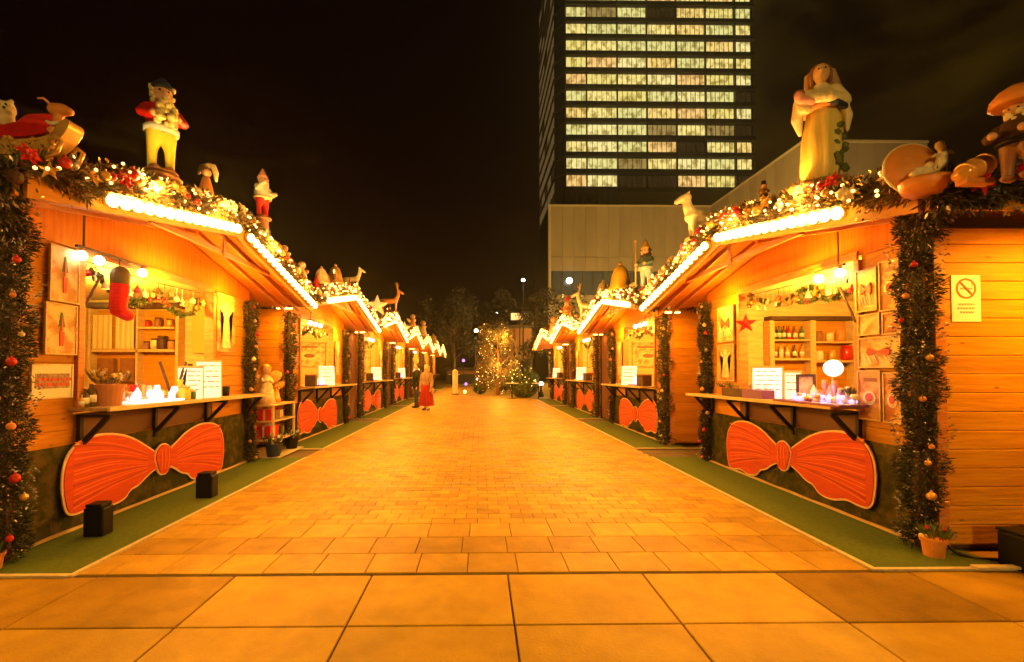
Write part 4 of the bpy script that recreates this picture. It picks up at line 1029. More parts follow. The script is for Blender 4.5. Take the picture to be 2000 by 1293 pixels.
# ------------------------------------------------------------------ things on and in the booths
def ctr_z(s, i, y):
    o0, o1, t = SEGS[(s, i)]; c0, c1 = o0 - .08, y0_of(i, s) + WL[s] - .02
    f = (y - c0) / (c1 - c0); return 1.045 - .03 * f + .001
def on_counter(px, s, i, x=3.30):
    p = at_x(px, 760, s * x); p.z = ctr_z(s, i, p.y); return p
def facing(s): return R(-90) if s > 0 else R(90)
def poster(name, label, cat, p, w_, h_, s, m, kind=0, group=None, plane='x', frame=M_pale, seed=1, th=.012):
    """flat print on a wall; p = centre.  plane 'x': wall of constant x facing the aisle; 'y': wall facing the camera"""
    t = thing(name, label, cat, p, 0, group)
    if plane == 'x': fn = lambda u, v, q: (-s * q, u, v)
    else: fn = lambda u, v, q: (u, -q, v)
    R4 = lambda u0, u1, v0, v1: [(u0, v0), (u1, v0), (u1, v1), (u0, v1)]
    hw, hh = w_ / 2, h_ / 2
    b = NB(); prism(b, R4(-hw, hw, -hh, hh), fn, .0, th); obj('board', b, m, t)
    if frame:
        b = NB(); e = .012
        for q in (R4(-hw - e, hw + e, hh, hh + e), R4(-hw - e, hw + e, -hh - e, -hh), R4(-hw - e, -hw, -hh, hh), R4(hw, hw + e, -hh, hh)): prism(b, q, fn, .0, th + .008)
        obj('frame', b, frame, t)
    rr = random.Random(seed)
    if kind == 1:      # pine spray and red ribbon
        b = NB()
        for k in range(7):
            a = -.6 + k * .2; prism(b, [(0 - .006, hh * .7), (.006, hh * .7), (math.sin(a) * hw * .34 + .003, hh * .15 - abs(a) * .02), (math.sin(a) * hw * .34 - .003, hh * .15 - abs(a) * .02)], fn, th, th + .003 + k * .0004)
        obj('printed_spray', b, M_printg, t)
        b = NB(); prism(b, [(-hw*.16, -hh*.1), (hw*.16, -hh*.1), (hw*.10, -hh*.7), (-hw*.14, -hh*.7)], fn, th + .004, th + .008); prism(b, [(-hw*.05, hh*.5), (hw*.05, hh*.5), (hw*.07, -hh*.08), (-hw*.07, -hh*.08)], fn, th + .004, th + .008)
        obj('printed_candle', b, M_print, t)
    elif kind == 2:    # rows of illegible lettering
        b = NB(); n = 4
        for k in range(n):
            v = hh * (.62 - 1.15 * k / (n - 1)); u = -hw * .8
            while u < hw * .75:
                l = rr.uniform(.02, .07) * (w_ / .3); prism(b, R4(u, min(u + l, hw * .82), v - hh * .07, v + hh * .07), fn, th, th + .002); u += l + .014
        obj('lettering', b, M_grey, t)
    elif kind == 3:    # a framed picture of food: dish and garnish
        b = NB(); prism(b, [(hw*.62*math.cos(a), -hh*.12 + hh*.30*math.sin(a)) for a in [k*math.pi/8 for k in range(16)]], fn, th, th + .003); obj('printed_dish', b, M_cream, t)
        b = NB(); prism(b, [(hw*.36*math.cos(a), -hh*.08 + hh*.18*math.sin(a)) for a in [k*math.pi/8 for k in range(16)]], fn, th + .003, th + .006); obj('printed_food', b, M_brown if seed % 2 else M_print, t)
        b = NB(); prism(b, R4(-hw*.7, hw*.5, hh*.58, hh*.74), fn, th, th + .003); obj('lettering', b, M_brown, t)
    elif kind == 4:    # figure with outstretched arms
        b = NB(); prism(b, [(-hw*.5, -hh*.85), (hw*.5, -hh*.85), (hw*.25, hh*.25), (hw*.75, hh*.5), (hw*.55, hh*.6), (0, hh*.35), (-hw*.55, hh*.6), (-hw*.75, hh*.5), (-hw*.25, hh*.25)], fn, th, th + .003)
        prism(b, [(hw*.24*math.cos(a), hh*.60 + hw*.24*math.sin(a)) for a in [k*math.pi/6 for k in range(12)]], fn, th, th + .0035); obj('printed_figure', b, M_cream, t)
    elif kind == 5:    # red bow and branch
        b = NB(); prism(b, [(-hw*.6, 0), (-hw*.5, hh*.35), (0, hh*.08), (hw*.5, hh*.35), (hw*.6, 0), (hw*.5, -hh*.2), (0, 0), (-hw*.5, -hh*.25)], fn, th, th + .012); obj('printed_bow', b, M_print, t)
        b = NB()
        for k in range(6): prism(b, [(-hw*.8 + k*hw*.28, -hh*.75), (-hw*.76 + k*hw*.28, -hh*.75), (-hw*.5 + k*hw*.26, -hh*.3 + (k % 2)*hh*.2), (-hw*.56 + k*hw*.26, -hh*.3 + (k % 2)*hh*.2)], fn, th, th + .004 + .0003*k)
        obj('printed_branch', b, M_white, t)
    elif kind == 6:    # no-smoking sign
        ring = [(.075*math.cos(a), .11 + .075*math.sin(a)) for a in [k*math.pi/14 for k in range(28)]]
        b = NB()
        for k in range(28):
            a0, a1 = k*math.pi/14, (k+1)*math.pi/14
            prism(b, [(.063*math.cos(a0), .075+.063*math.sin(a0)), (.078*math.cos(a0), .075+.078*math.sin(a0)), (.078*math.cos(a1), .075+.078*math.sin(a1)), (.063*math.cos(a1), .075+.063*math.sin(a1))], fn, th, th + .0025)
        prism(b, [(-.052, .122), (-.044, .13), (.052, .03), (.044, .022)], fn, th + .003, th + .005)
        obj('prohibition_ring', b, mat('faded_red', (.45, .13, .07), .6), t)
        b = NB(); prism(b, R4(-.045, .035, .067, .082), fn, th, th + .002); prism(b, R4(.038, .048, .067, .082), fn, th, th + .002); prism(b, [(.04, .09), (.046, .09), (.05, .115), (.044, .115)], fn, th, th + .002); obj('cigarette', b, M_grey, t)
        b = NB()
        for v, a, c in ((-.045, -.06, .06), (-.075, -.07, .065), (-.105, -.05, .055)):
            u = a
            while u < c: prism(b, R4(u, min(u + .016, c), v - .007, v + .007), fn, th, th + .002); u += .022
        obj('lettering', b, M_grey, t)
    return t
def px_rect(px0, px1, py0, py1, fn):
    a = fn(px0, (py0 + py1) / 2); b = fn(px1, (py0 + py1) / 2); c = fn((px0 + px1) / 2, py0); d = fn((px0 + px1) / 2, py1)
    return (a + b) / 2, (b - a).length, abs(c.z - d.z), Vector(((a.x + b.x) / 2, (a.y + b.y) / 2, (c.z + d.z) / 2))
def wallposter(name, label, cat, r, s, m, kind, group=None, x=A_ - .022, seed=1, frame=M_pale):
    _, w_, h_, c = px_rect(*r, lambda px, py: at_x(px, py, s * (x + .0)))
    return poster(name, label, cat, (s * (x - .0), c.y, c.z), w_ * .96, h_, s, m, kind, group, 'x', frame, seed)
def farposter(name, label, cat, r, s, i, m, kind, group=None, seed=1, frame=M_pale, dy=.078):
    yw = y0_of(i, s) + WL[s] - dy
    _, w_, h_, c = px_rect(*r, lambda px, py: at_y(px, py, yw))
    return poster(name, label, cat, (c.x, yw, c.z), w_, h_, s, m, kind, group, 'y', frame, seed)
def bottle(label, p, h, m, cap=M_gold, group='bottles on the counters', name='bottle', wide=.16):
    t = thing(name, label, 'bottle', p, 0, group)
    b = NB(); r_ = h * wide; lathe(b, [(r_ * .9, 0), (r_, h * .03), (r_, h * .58), (r_ * .75, h * .68), (r_ * .36, h * .78), (r_ * .36, h * .95)], seg=12); obj('glass', b, m, t, smooth=True)
    b = NB(); lathe(b, [(r_ * 1.01, h * .18), (r_ * 1.015, h * .18), (r_ * 1.015, h * .48), (r_ * 1.01, h * .48)], seg=12); obj('paper_label', b, M_paper, t, smooth=True)
    b = NB(); lathe(b, [(r_ * .42, h * .93), (r_ * .42, h), (r_ * .3, h * 1.01)], seg=10); obj('cap', b, cap, t); return t
def jar(label, p, h, m, lid=M_gold, group='jars on the counters', name='jar', cat='jar'):
    t = thing(name, label, cat, p, 0, group); r_ = h * .36
    b = NB(); lathe(b, [(r_ * .85, 0), (r_, h * .08), (r_, h * .75), (r_ * .8, h * .84)], seg=14); obj('glass', b, m, t, smooth=True)
    b = NB(); lathe(b, [(r_ * .86, h * .83), (r_ * .88, h * .98), (r_ * .5, h * 1.0)], seg=14); obj('lid', b, lid, t); return t
def flower_pot(label, p, r_, h, m=M_terra, fl=(M_cream, M_gold), group=None, n=26):
    t = thing('flower_pot', label, 'pot', p, 0, group)
    b = NB(); lathe(b, [(r_ * .78, 0), (r_ * .95, h * .80), (r_ * 1.05, h * .80), (r_ * 1.08, h), (r_ * .95, h), (r_ * .9, h * .9)], seg=18); obj('pot', b, m, t, smooth=False)
    b = NB(); rr = random.Random(n)
    for k in range(60):
        a = rr.uniform(0, 6.28); q = r_ * rr.random(); c = Vector((q * math.cos(a), q * math.sin(a), h)); d = Vector((math.cos(a) * .5, math.sin(a) * .5, 1)).normalized()
        L = rr.uniform(.4, .9) * h; sd = d.cross(Vector((rr.random(), rr.random(), 0))).normalized() * r_ * .1
        b.faces.new([b.verts.new(v) for v in (c - sd * .3, c + d * L * .6 - sd, c + d * L, c + d * L * .6 + sd)])
    obj('leaves', b, M_leaf, t, kind='stuff')
    for k in range(n):
        a = rr.uniform(0, 6.28); q = r_ * 1.2 * math.sqrt(rr.random())
        bloom(rr.choice(fl), r_ * .26, t, (q * math.cos(a), q * math.sin(a), h * rr.uniform(1.15, 1.7)), (round(math.cos(a)), -1, .5), 'flower') if k % 2 else bauble(rr.choice(fl), round(r_ * .13, 3), t, (q * math.cos(a), q * math.sin(a), h * rr.uniform(1.1, 1.6)), 'berry')
    return t
def glasses(label, s, i, px0, px1, m, n, hmax, seed, name='goblet_tray', base=M_ice, x=3.34, group=None):
    a, c = on_counter(px0, s, i, x), on_counter(px1, s, i, x); y0, y1 = min(a.y, c.y), max(a.y, c.y)
    t = thing(name, label, 'tray', (s * x, (y0 + y1) / 2, (a.z + c.z) / 2), 0, group); L = (y1 - y0) / 2
    b = NB(); box(b, -.13, .13, -L, L, -.003, .018); obj('tray', b, base, t, bevel=.004)
    rr = random.Random(seed)
    for k in range(n):
        h = rr.uniform(.5, 1) * hmax; r_ = rr.uniform(.022, .036); b = NB()
        if k % 3 == 0: lathe(b, [(r_, 0), (r_ * .2, .01), (r_ * .18, h * .4), (r_ * .9, h * .6), (r_ * 1.0, h * .8), (r_ * .8, h)], seg=10)
        elif k % 3 == 1: lathe(b, [(r_ * .8, 0), (r_ * 1.1, h * .3), (r_, h * .55), (r_ * .5, h * .7), (r_ * .1, h * .9)], seg=10)
        else: lathe(b, [(r_ * .9, 0), (r_ * .9, h * .5), (r_ * .6, h * .62), (r_ * .6, h * .7)], seg=10)
        o = obj('glass', b, m if k % 2 else rr.choice([m, M_brush, M_gold]), t, smooth=True); o.location = (rr.uniform(-.09, .09), -L + .04 + (2 * L - .08) * (k + rr.uniform(.2, .8)) / n, .018)
    return t
def menu_board(label, s, i, px, w_, h_, m=M_board, yaw=0, group=None, x=3.32, n=5):
    p = on_counter(px, s, i, x)
    t = thing('menu_board', label, 'menu board', p, yaw, group)
    b = NB(); prism(b, [(-w_/2, 0), (w_/2, 0), (w_/2, h_), (-w_/2, h_)], lambda u, v, q: (u, q + v * .12, v), 0, .012); obj('panel', b, m, t)
    b = NB()
    for e in (-w_/2 - .006, w_/2 + .006): bar(b, (e, -.001, 0), (e, h_ * .12 - .001, h_), .012, .024)
    bar(b, (-w_/2 - .012, h_ * .12, h_ + .006), (w_/2 + .012, h_ * .12, h_ + .006), .012, .024); obj('frame', b, M_pale, t)
    b = NB(); bar(b, (0, .02, .0), (0, .13 + .02, 0.001), .02, .01); bar(b, (0, .15, .0), (0, h_ * .12 + .02, h_ * .8), .015, .01); obj('prop', b, M_dark, t)
    b = NB(); rr = random.Random(int(px))
    for k in range(n):
        v = h_ * (.86 - .74 * k / n); u = -w_ * .40
        while u < w_ * .36:
            l = rr.uniform(.15, .4) * w_; e = min(u + l, w_ * .42)
            prism(b, [(u, v), (e, v), (e, v + h_ * .035), (u, v + h_ * .035)], lambda a, c, q: (a, q + c * .12, c), -.003, -.0005); u = e + w_ * .06
    obj('lettering', b, M_grey, t); return t
def box_planter(label, s, i, px0, px1, x, m, m2, h=.10):
    a, c = on_counter(px0, s, i, x), on_counter(px1, s, i, x); L = abs(a.y - c.y) / 2
    t = thing('planter_box', label, 'planter', (s * x, (a.y + c.y) / 2, (a.z + c.z) / 2), 0)
    b = NB(); box(b, -.07, .07, -L, L, 0, h); bmesh.ops.delete(b, geom=[f for f in b.faces if f.normal.z > .9], context='FACES'); 
    obj('trough', b, m, t)
    b = NB(); box(b, -.066, .066, -L + .004, L - .004, .004, h * .85); obj('soil', b, M_dark, t)
    b = NB(); box(b, -.074, .074, -L * .1, -L * 1.005, .0, h * 1.02); obj('purple_end', b, m2, t)
    rr = random.Random(3); b = NB()
    for k in range(70):
        c0 = Vector((rr.uniform(-.05, .05), rr.uniform(-L, L) * .9, h * .85)); d = Vector((rr.uniform(-.5, .5), rr.uniform(-.5, .5), 1)).normalized(); l = rr.uniform(.05, .14); sd = d.orthogonal().normalized() * .008
        b.faces.new([b.verts.new(v) for v in (c0, c0 + d * l * .6 - sd, c0 + d * l, c0 + d * l * .6 + sd)])
    obj('leaves', b, M_leaf, t, kind='stuff'); return t
def swag(label, pts, s, seed, rad=.035, m=None, group='green garlands hung inside the booths'):
    t = thing('garland', label, 'garland', pts[0], 0, group); base = Vector(pts[0])
    b = NB(); tube(b, [Vector(q) - base for q in pts], rad * .35, 6); obj('wire_core', b, M_leaf, t)
    o = leaves('foliage', pts, rad, 1500, M_leaf, t, seed, .035, .008, off=base)
    rr = random.Random(seed)
    for k in range(1, len(pts) - 1, 2): bauble(rr.choice([M_gold, M_cream, M_red]), .02, t, Vector(pts[k]) - base + Vector((-s * rad * .6, -rad * .5, 0)))
    return t
def bulbs_bar(label, s, i, ys, x, z):
    t = thing('pendant_lamp', label, 'lamp', (s * x, ys[0], z), 0, 'lamps hung inside the booths')
    b = NB(); bar(b, (0, -.05, .07), (0, ys[-1] - ys[0] + .05, .07), .03, .02); obj('rail', b, M_dark, t)
    b = NB(); bar(b, (0, .02, .075), (0, .02, roof_z(s, i, ys[0]) - z), .012, .012); obj('hanger', b, M_dark, t)
    for y in ys:
        b = NB(); lathe(b, [(.015, .06), (.02, .04), (.02, .035)], c=(0, y - ys[0], 0), seg=10); so = obj('socket', b, M_gold, t)
        b = NB(); ball(b, (0, y - ys[0], 0), .042, 2); obj('bulb', b, M_lamp, t, smooth=True)
    return t
# ---- nearest left booth: prints on the pier
wallposter('poster', 'upper framed print of a pine spray and red candle on the left booth pier', 'poster', (96, 150, 486, 588), -1, M_photo2, 1, 'prints on the left booth pier', seed=3)
wallposter('poster', 'lower framed print of a red candle, just above the white notice', 'poster', (86, 146, 596, 690), -1, M_photo2, 1, 'prints on the left booth pier', seed=4)
t = wallposter('notice', 'white notice with a dark printed band low on the left booth pier', 'sign', (58, 138, 714, 776), -1, M_paper, 0, seed=5, frame=M_cream)
_, w_, h_, c = px_rect(58, 138, 714, 776, lambda a, b_: at_x(a, b_, -(A_ - .022)))
b = NB(); fn = lambda u, v, q: (q, u, v); rr = random.Random(9)
prism(b, [(-w_*.42, -h_*.22), (w_*.42, -h_*.22), (w_*.42, h_*.25), (-w_*.42, h_*.25)], fn, .012, .014); obj('printed_band', b, mat('band_print', (.45, .35, .28), .6, 0, (.2, .1, .08), 30), t)
b = NB()
for v, mcol in ((h_ * .06, 0), (-h_ * .1, 0)):
    u = -w_ * .36
    while u < w_ * .34:
        l = rr.uniform(.015, .05); prism(b, [(u, v - .012), (u + l, v - .012), (u + l, v + .014), (u, v + .014)], fn, .0145, .017); u += l + .012
obj('lettering', b, M_print, t)
wallposter('banner', 'narrow upright banner of a pale figure on the far pier of the nearest left booth', 'banner', (422, 458, 575, 688), -1, M_photo, 4, seed=6, frame=None)
# ---- inside the nearest left booth
sw, iw = -1, 0
yw = y0_of(0, -1) + WL[-1] - .078
def wq(px, py): return at_y(px, py, yw)
t = thing('shelf_unit', 'wooden shelf unit with two cream curtains against the inner wall of the left booth', 'shelf', (wq(275, 720).x, yw, 1.10))
off = t.location
def wbox(px0, px1, py0, py1, d0, d1, name, m, t, **k):
    a, c = wq(px0, py1), wq(px1, py0)
    b = NB(); box(b, a.x, c.x, yw - d1, yw - d0, a.z, c.z); return obj(name, b, m, t, True, **k)
wbox(186, 362, 594, 604, .001, .16, 'top_rail', M_dark, t); wbox(186, 362, 606, 760, .001, .012, 'back_panel', M_wood, t)
for a, c in ((186, 194), (278, 284), (354, 362)): wbox(a, c, 605, 760, .012, .15, 'upright', M_pale, t)
for a, c in ((683, 688), (640, 644)): wbox(284.5 if c < 650 else 194.5, 353.5, a, c, .012, .15, 'shelf_board', M_pale, t)
for a, c, lab_ in ((198, 236, 'left'), (242, 278, 'right')):
    b = NB(); n = 14; A0, C0 = wq(a, 682), wq(c, 618)
    g_ = [[b.verts.new((A0.x + (C0.x - A0.x) * k / n, yw - .165 - .012 * math.sin(k * 1.6), z)) for k in range(n + 1)] for z in (A0.z, C0.z)]
    for k in range(n): b.faces.new((g_[0][k], g_[0][k + 1], g_[1][k + 1], g_[1][k]))
    obj('curtain', b, M_curtain, t, True, smooth=True)
wbox(200, 232, 700, 745, .02, .10, 'dark_crate', M_brown, t); wbox(244, 272, 700, 745, .02, .10, 'dark_crate', M_brown, t)
for q, (px, py, hh, m) in enumerate([(296, 683, .12, M_brown), (312, 683, .16, M_cream), (326, 683, .20, M_dark), (344, 683, .14, M_orange), (298, 640, .10, M_red), (318, 640, .14, M_brown), (340, 640, .12, M_gold)]):
    c = wq(px, py); jar('%s jar number-free on the shelf' % q, Vector((c.x, yw - .10, c.z + .001)), hh, m, M_dark, name='canister', cat='canister', group='canisters on the shelf inside the left booth')['label'] = \
        ['short brown canister at the left of the lower shelf', 'cream canister on the lower shelf', 'tallest dark canister on the lower shelf', 'orange canister at the right of the lower shelf', 'red canister on the upper shelf', 'brown canister in the middle of the upper shelf', 'gold canister at the right of the upper shelf'][q] + ' in the left booth'
p = Vector((wq(385, 650).x, yw, 0))
a, c = wq(378, 690), wq(408, 560); b = NB(); box(b, a.x, c.x, yw - .05, yw - .001, a.z, c.z)
tag(obj('door_panel', b, mat('yellow_panel', (.80, .52, .10), .5), None), 'plain yellow-lit board beside the shelf unit inside the left booth', 'board')
bulbs_bar('three glowing round bulbs under the window head of the nearest left booth', -1, 0, [3.92, 4.10, 4.62], 3.36, 2.33)
swag('green garland swagged in two loops across the window head of the left booth', [(-3.60, 4.3, 2.30), (-3.60, 4.55, 2.12), (-3.6, 4.8, 2.05), (-3.60, 5.05, 2.12), (-3.6, 5.2, 2.27), (-3.6, 5.35, 2.10), (-3.6, 5.6, 2.02), (-3.6, 5.85, 2.08), (-3.6, 5.95, 2.28)], -1, 71, .045)
# stocking
c = at_x(232, 540, -3.24)
t = thing('stocking', 'big red knitted stocking with a dark green cuff hanging in the left booth window', 'stocking', (c.x, c.y, c.z))
blob('knit_sock', [('t', [(0, .02, -.04), (0, .015, -.15), (0, .0, -.25)], [.075, .075, .07]), ('t', [(0, 0, -.25), (0, -.0, -.30), (0, .11, -.34)], [.068, .07, .055])], mat('red_knit', (.75, .012, .012), .85, 0, (.60, .01, .01), 4, (1, 1, 14), .6), t, .012)
blob('cuff', [('t', [(0, .02, .02), (0, .02, -.05)], [.083, .083])], M_needle_b, t, .014)
b = NB(); tube(b, [(0, .02, .02), (0, .0, 2.36 - c.z)], .005, 6); obj('loop', b, M_dark, t)
# slanting pole
a, c = at_x(165, 600, -3.43), at_x(196, 540, -3.43)
t = thing('window_stay', 'dark slanting stay rod at the near side of the left booth window', 'rod', a)
b = NB(); tube(b, [(0, 0, 0), c - a], .011, 8); obj('rod', b, M_dark, t)
b = NB(); ball(b, c - a, .03, 2); obj('knob', b, M_leaf, t, smooth=True)
# counter items, left
for k, (px, h, m, d) in enumerate([(166, .17, M_bottle, 'slim dark bottle at the near end of the left counter'), (178, .21, M_bottle, 'taller dark bottle beside the terracotta flower pot'), (160, .11, M_gold, 'short golden bottle at the very near end of the left counter')]):
    bottle(d, on_counter(px, -1, 0, 3.34 + .03 * (k % 2)), h, m, wide=.19)
flower_pot('terracotta pot of cream and gold flowers near the front of the left counter', on_counter(214, -1, 0, 3.33), .115, .19)
glasses('glowing icy-white tray of glass ornaments in the middle of the left counter', -1, 0, 246, 338, M_ice, 14, .16, 4)
lamp_point('ice_glow', on_counter(292, -1, 0, 3.34) + Vector((0, 0, .16)), 2.5, (.85, .82, 1.0), .04)
p = on_counter(352, -1, 0, 3.36); t = thing('carafe', 'yellow-glass carafe before the dark easel on the left counter', 'carafe', p)
b = NB(); lathe(b, [(.035, 0), (.05, .03), (.052, .10), (.025, .17), (.035, .22)], seg=14); obj('glass', b, M_yell, t, smooth=True)
b = NB(); tube(b, [(0, .03, .17), (0, .08, .15), (0, .05, .07)], .006, 6); obj('handle', b, M_yell, t)
p = on_counter(338, -1, 0, 3.40); t = thing('easel', 'dark folding display easel standing open on the left counter', 'easel', p)
for sg, q in ((-1, .0), (1, .0)):
    b = NB(); bar(b, (0, 0, 0), (0, .22 * (1 if sg > 0 else -1) , .42), .012, .03); obj('leg', b, M_dark, t)
b = NB(); prism(b, [(.05, .06), (.22, .40), (.30, .40), (.12, .06)], lambda u, v, q: (q, u, v), .02, .03); obj('slate', b, M_black, t)
menu_board('white lit menu board with grey writing, nearer of two on the left counter', -1, 0, 372, .24, .36, M_board, R(35), 'white menu boards on the left counter')
menu_board('white lit menu board at the far end of the left counter', -1, 0, 408, .26, .44, M_board, R(35), 'white menu boards on the left counter')
jar('yellow lidded jar in front of the menu boards on the left counter', on_counter(362, -1, 0, 3.26), .15, M_yell)
jar('small olive jar next to the yellow jar on the left counter', on_counter(376, -1, 0, 3.25), .10, M_gbottle)
p = on_counter(440, -1, 0, 3.35); t = thing('black_cup', 'small black cup alone at the far end of the left counter', 'cup', p)
b = NB(); lathe(b, [(.045, 0), (.055, .12), (.048, .12), (.04, .02)], seg=14); obj('cup', b, M_black, t, smooth=True); b = NB(); lathe(b, [(.04, .10), (.041, .105)], seg=14); obj('drink', b, M_leaf, t)
# ---- nearest right booth
G_ = 'framed food prints on the right booth pier'
for r_, k, m, lb in (((1680, 1722, 726, 818), 3, M_photo, 'framed food print, lower aisle-side one on the right booth pier'),
                  ((1730, 1762, 730, 824), 3, M_photo, 'framed food print, lower one next to the garland post'),
                  ((1680, 1720, 616, 652), 0, M_photo2, 'pale framed print at mid height on the right booth pier'),
                  ((1728, 1762, 612, 650), 0, M_photo, 'orange framed print at mid height by the garland post'),
                  ((1680, 1762, 660, 716), 5, M_photo2, 'wide print with a red bow and white branch on the right booth pier'),
                  ((1676, 1714, 528, 606), 5, M_photo2, 'upper framed print with a red bow on the right booth pier'),
                  ((1722, 1758, 510, 604), 3, M_photo, 'topmost framed print beside the garland post')):
    wallposter('poster', lb, 'poster', r_, 1, m, k, G_, seed=int(r_[0]), frame=M_pale)
wallposter('poster', 'pale upper print with a bow on the far pier of the right booth', 'poster', (1404, 1434, 600, 666), 1, M_photo2, 5, 'prints on the far pier of the right booth', seed=8)
wallposter('poster', 'lower red and cream print on the far pier of the right booth', 'poster', (1404, 1434, 674, 742), 1, M_photo, 4, 'prints on the far pier of the right booth', seed=9)
poster('no_smoking_sign', 'white no-smoking sign with a red ring on the right side wall', 'sign', tuple(at_y(1886, 583, y0_of(0, 1) - .001)), .222, .352, 1, mat('sign_white', (.88, .88, .92), .5), 6, None, 'y', None, th=.004)
bulbs_bar('two glowing round bulbs under the window head of the nearest right booth', 1, 0, [4.20, 4.47], 3.34, 2.26)
c = at_x(1577, 572, 3.55)
ringp = [(3.55, c.y + .20 * math.cos(a), c.z - .02 + .085 * math.sin(a)) for a in [k * math.pi / 6 for k in range(13)]]
swag('oval green wreath hung in the right booth window', ringp, 1, 73, .022)
swag('green garland swagged across the window head of the right booth', [(3.6, 4.2, 2.28), (3.6, 4.4, 2.12), (3.6, 4.7, 2.08), (3.6, 4.95, 2.27), (3.6, 5.25, 2.2), (3.6, 5.5, 2.14), (3.6, 5.9, 2.28)], 1, 74, .03)
p = at_x(1457, 652, 3.42)
star('red star hanging at the far side of the right booth window', p, .26, M_redf, 1, face=(-.6, -1, 0), stick=False)
p = at_x(1466, 596, 3.50); t = thing('lantern', 'small dark green lantern hanging above the red star', 'lantern', p)
b = NB(); lathe(b, [(.05, 0), (.055, .01), (.045, .02), (.045, .10), (.06, .11), (.02, .15), (.01, .16)], seg=8); obj('body', b, M_needle_b, t); b = NB(); tube(b, [(0, 0, .16), (0, 0, 2.36 - p.z)], .005, 6); obj('cord', b, M_dark, t)
a, c = at_x(1671, 628, 3.42), at_x(1640, 562, 3.42)
t = thing('window_stay', 'dark slanting stay rod at the near side of the right booth window', 'rod', a); b = NB(); tube(b, [(0, 0, 0), c - a], .011, 8); obj('rod', b, M_dark, t)
yw = y0_of(0, 1) + WL[1] - .078
t = thing('shelf_unit', 'glazed wooden cabinet of bottles against the inner wall of the right booth', 'cabinet', (wq(1575, 720).x, yw, 1.10)); unit = t
wbox(1492, 1660, 620, 627, .001, .17, 'top_rail', M_dark, t); wbox(1492, 1660, 628, 760, .001, .012, 'back_panel', M_wood, t)
for a, c in ((1492, 1499), (1570, 1578), (1652, 1660)): wbox(a, c, 628, 760, .012, .16, 'upright', M_pale, t)
for a, c in ((664, 667), (700, 704)): wbox(1499.5, 1569.5, a, c, .012, .15, 'shelf_board', M_pale, t)
for a, c in ((668, 671), (704, 708)): wbox(1578.5, 1651.5, a, c, .012, .15, 'shelf_board', M_pale, t)
bl = [(1505, 664, M_bottle), (1514, 664, M_gbottle), (1523, 664, M_bottle), (1533, 664, M_red), (1545, 664, M_brown), (1558, 664, M_gbottle), (1506, 700, M_brown), (1518, 700, M_cream), (1530, 700, M_gold), (1544, 700, M_bottle), (1558, 700, M_orange)]
nm_ = ['leftmost', 'green second', 'dark third', 'red', 'brown fifth', 'green rightmost']
for k, (px, py, m) in enumerate(bl):
    c = wq(px, py); row_ = 'upper' if k < 6 else 'lower'
    d = (nm_ + ['brown leftmost', 'cream', 'gold', 'dark fourth', 'orange rightmost'])[k]
    bottle('%s bottle on the %s shelf of the right booth cabinet' % (d, row_), Vector((c.x, yw - .09, c.z + .001)), .20, m, M_dark, 'bottles in the right booth cabinet', wide=.15)
for k, (px, py, hh, m, lb) in enumerate([(1590, 668, .16, M_brown, 'brown box-shaped tin'), (1612, 668, .13, M_cream, 'cream tin'), (1632, 668, .17, M_orange, 'orange tin'), (1645, 704, .22, M_red, 'tall red tin'), (1592, 704, .14, M_paper, 'white tin'), (1616, 704, .15, M_gold, 'gold tin')]):
    c = wq(px, py); jar(lb + ' in the right half of the cabinet in the right booth', Vector((c.x, yw - .09, c.z + .001)), hh, m, m, name='tin', cat='tin', group='tins in the right booth cabinet')
p = on_counter(1628, 1, 0, 3.60); t = thing('globe_lamp', 'white glowing globe lamp on the right counter in front of the cabinet', 'lamp', p)
b = NB(); lathe(b, [(.06, 0), (.06, .015), (.015, .03), (.015, .26)], seg=14); obj('stand', b, M_gold, t); b = NB(); ball(b, (0, 0, .34), .085, 3); obj('globe', b, mat('globe_glow', (1, 1, 1), .5, emit=(1, .88, .6), es=2.2), t, smooth=True)
lamp_point('globe_light', p + Vector((-.05, 0, .34)), 5, (1, .75, .4), .09)
menu_board('large bright lit menu board standing slanted on the right counter', 1, 0, 1498, .30, .36, mat('bright_board', (.9, .9, .85), .5, emit=(1, .96, .75), es=1.1), R(-40), None, 3.40)
t = menu_board('narrow pale-green menu card beside the dark frame on the right counter', 1, 0, 1548, .14, .30, M_board, R(-40), None, 3.34, 3)
p = on_counter(1574, 1, 0, 3.36); t = thing('picture_frame', 'dark upright picture frame on the right counter', 'frame', p, R(-25))
b = NB(); box(b, -.085, -.06, -.01, .01, 0, .28); box(b, .06, .085, -.01, .01, 0, .28); box(b, -.06, .06, -.01, .01, .0, .025); box(b, -.06, .06, -.01, .01, .255, .28); obj('frame', b, M_dark, t)
b = NB(); box(b, -.06, .06, -.003, .003, .025, .255); obj('picture', b, M_photo2, t)
b = NB(); bar(b, (0, .01, .2), (0, .10, .0), .02, .008); obj('prop', b, M_dark, t)
glasses('violet-lit tray of small glasses along the near end of the right counter', 1, 0, 1532, 1668, M_violet, 18, .10, 6, base=M_purple, x=3.22)
glasses('crowded tray of ornaments behind the violet-lit tray on the right counter', 1, 0, 1590, 1664, M_pink, 12, .22, 8, base=M_pale, x=3.44)
lamp_point('violet_glow', on_counter(1600, 1, 0, 3.25) + Vector((0, 0, .12)), 1.2, (.6, .45, 1.0), .04)
box_planter('brown trough with a purple end and small leaves on the right counter', 1, 0, 1420, 1500, 3.24, M_dark, M_purple)
flower_pot('small leafy pot with green stems at the near end of the right counter', on_counter(1660, 1, 0, 3.40), .05, .09, M_purple, (M_leaf, M_yell), n=9)
p = on_counter(1412, 1, 0, 3.36)
flower_pot('pot of pink and orange flowers at the far end of the right counter', p, .07, .10, M_orange, (M_pink, M_orange), n=16)
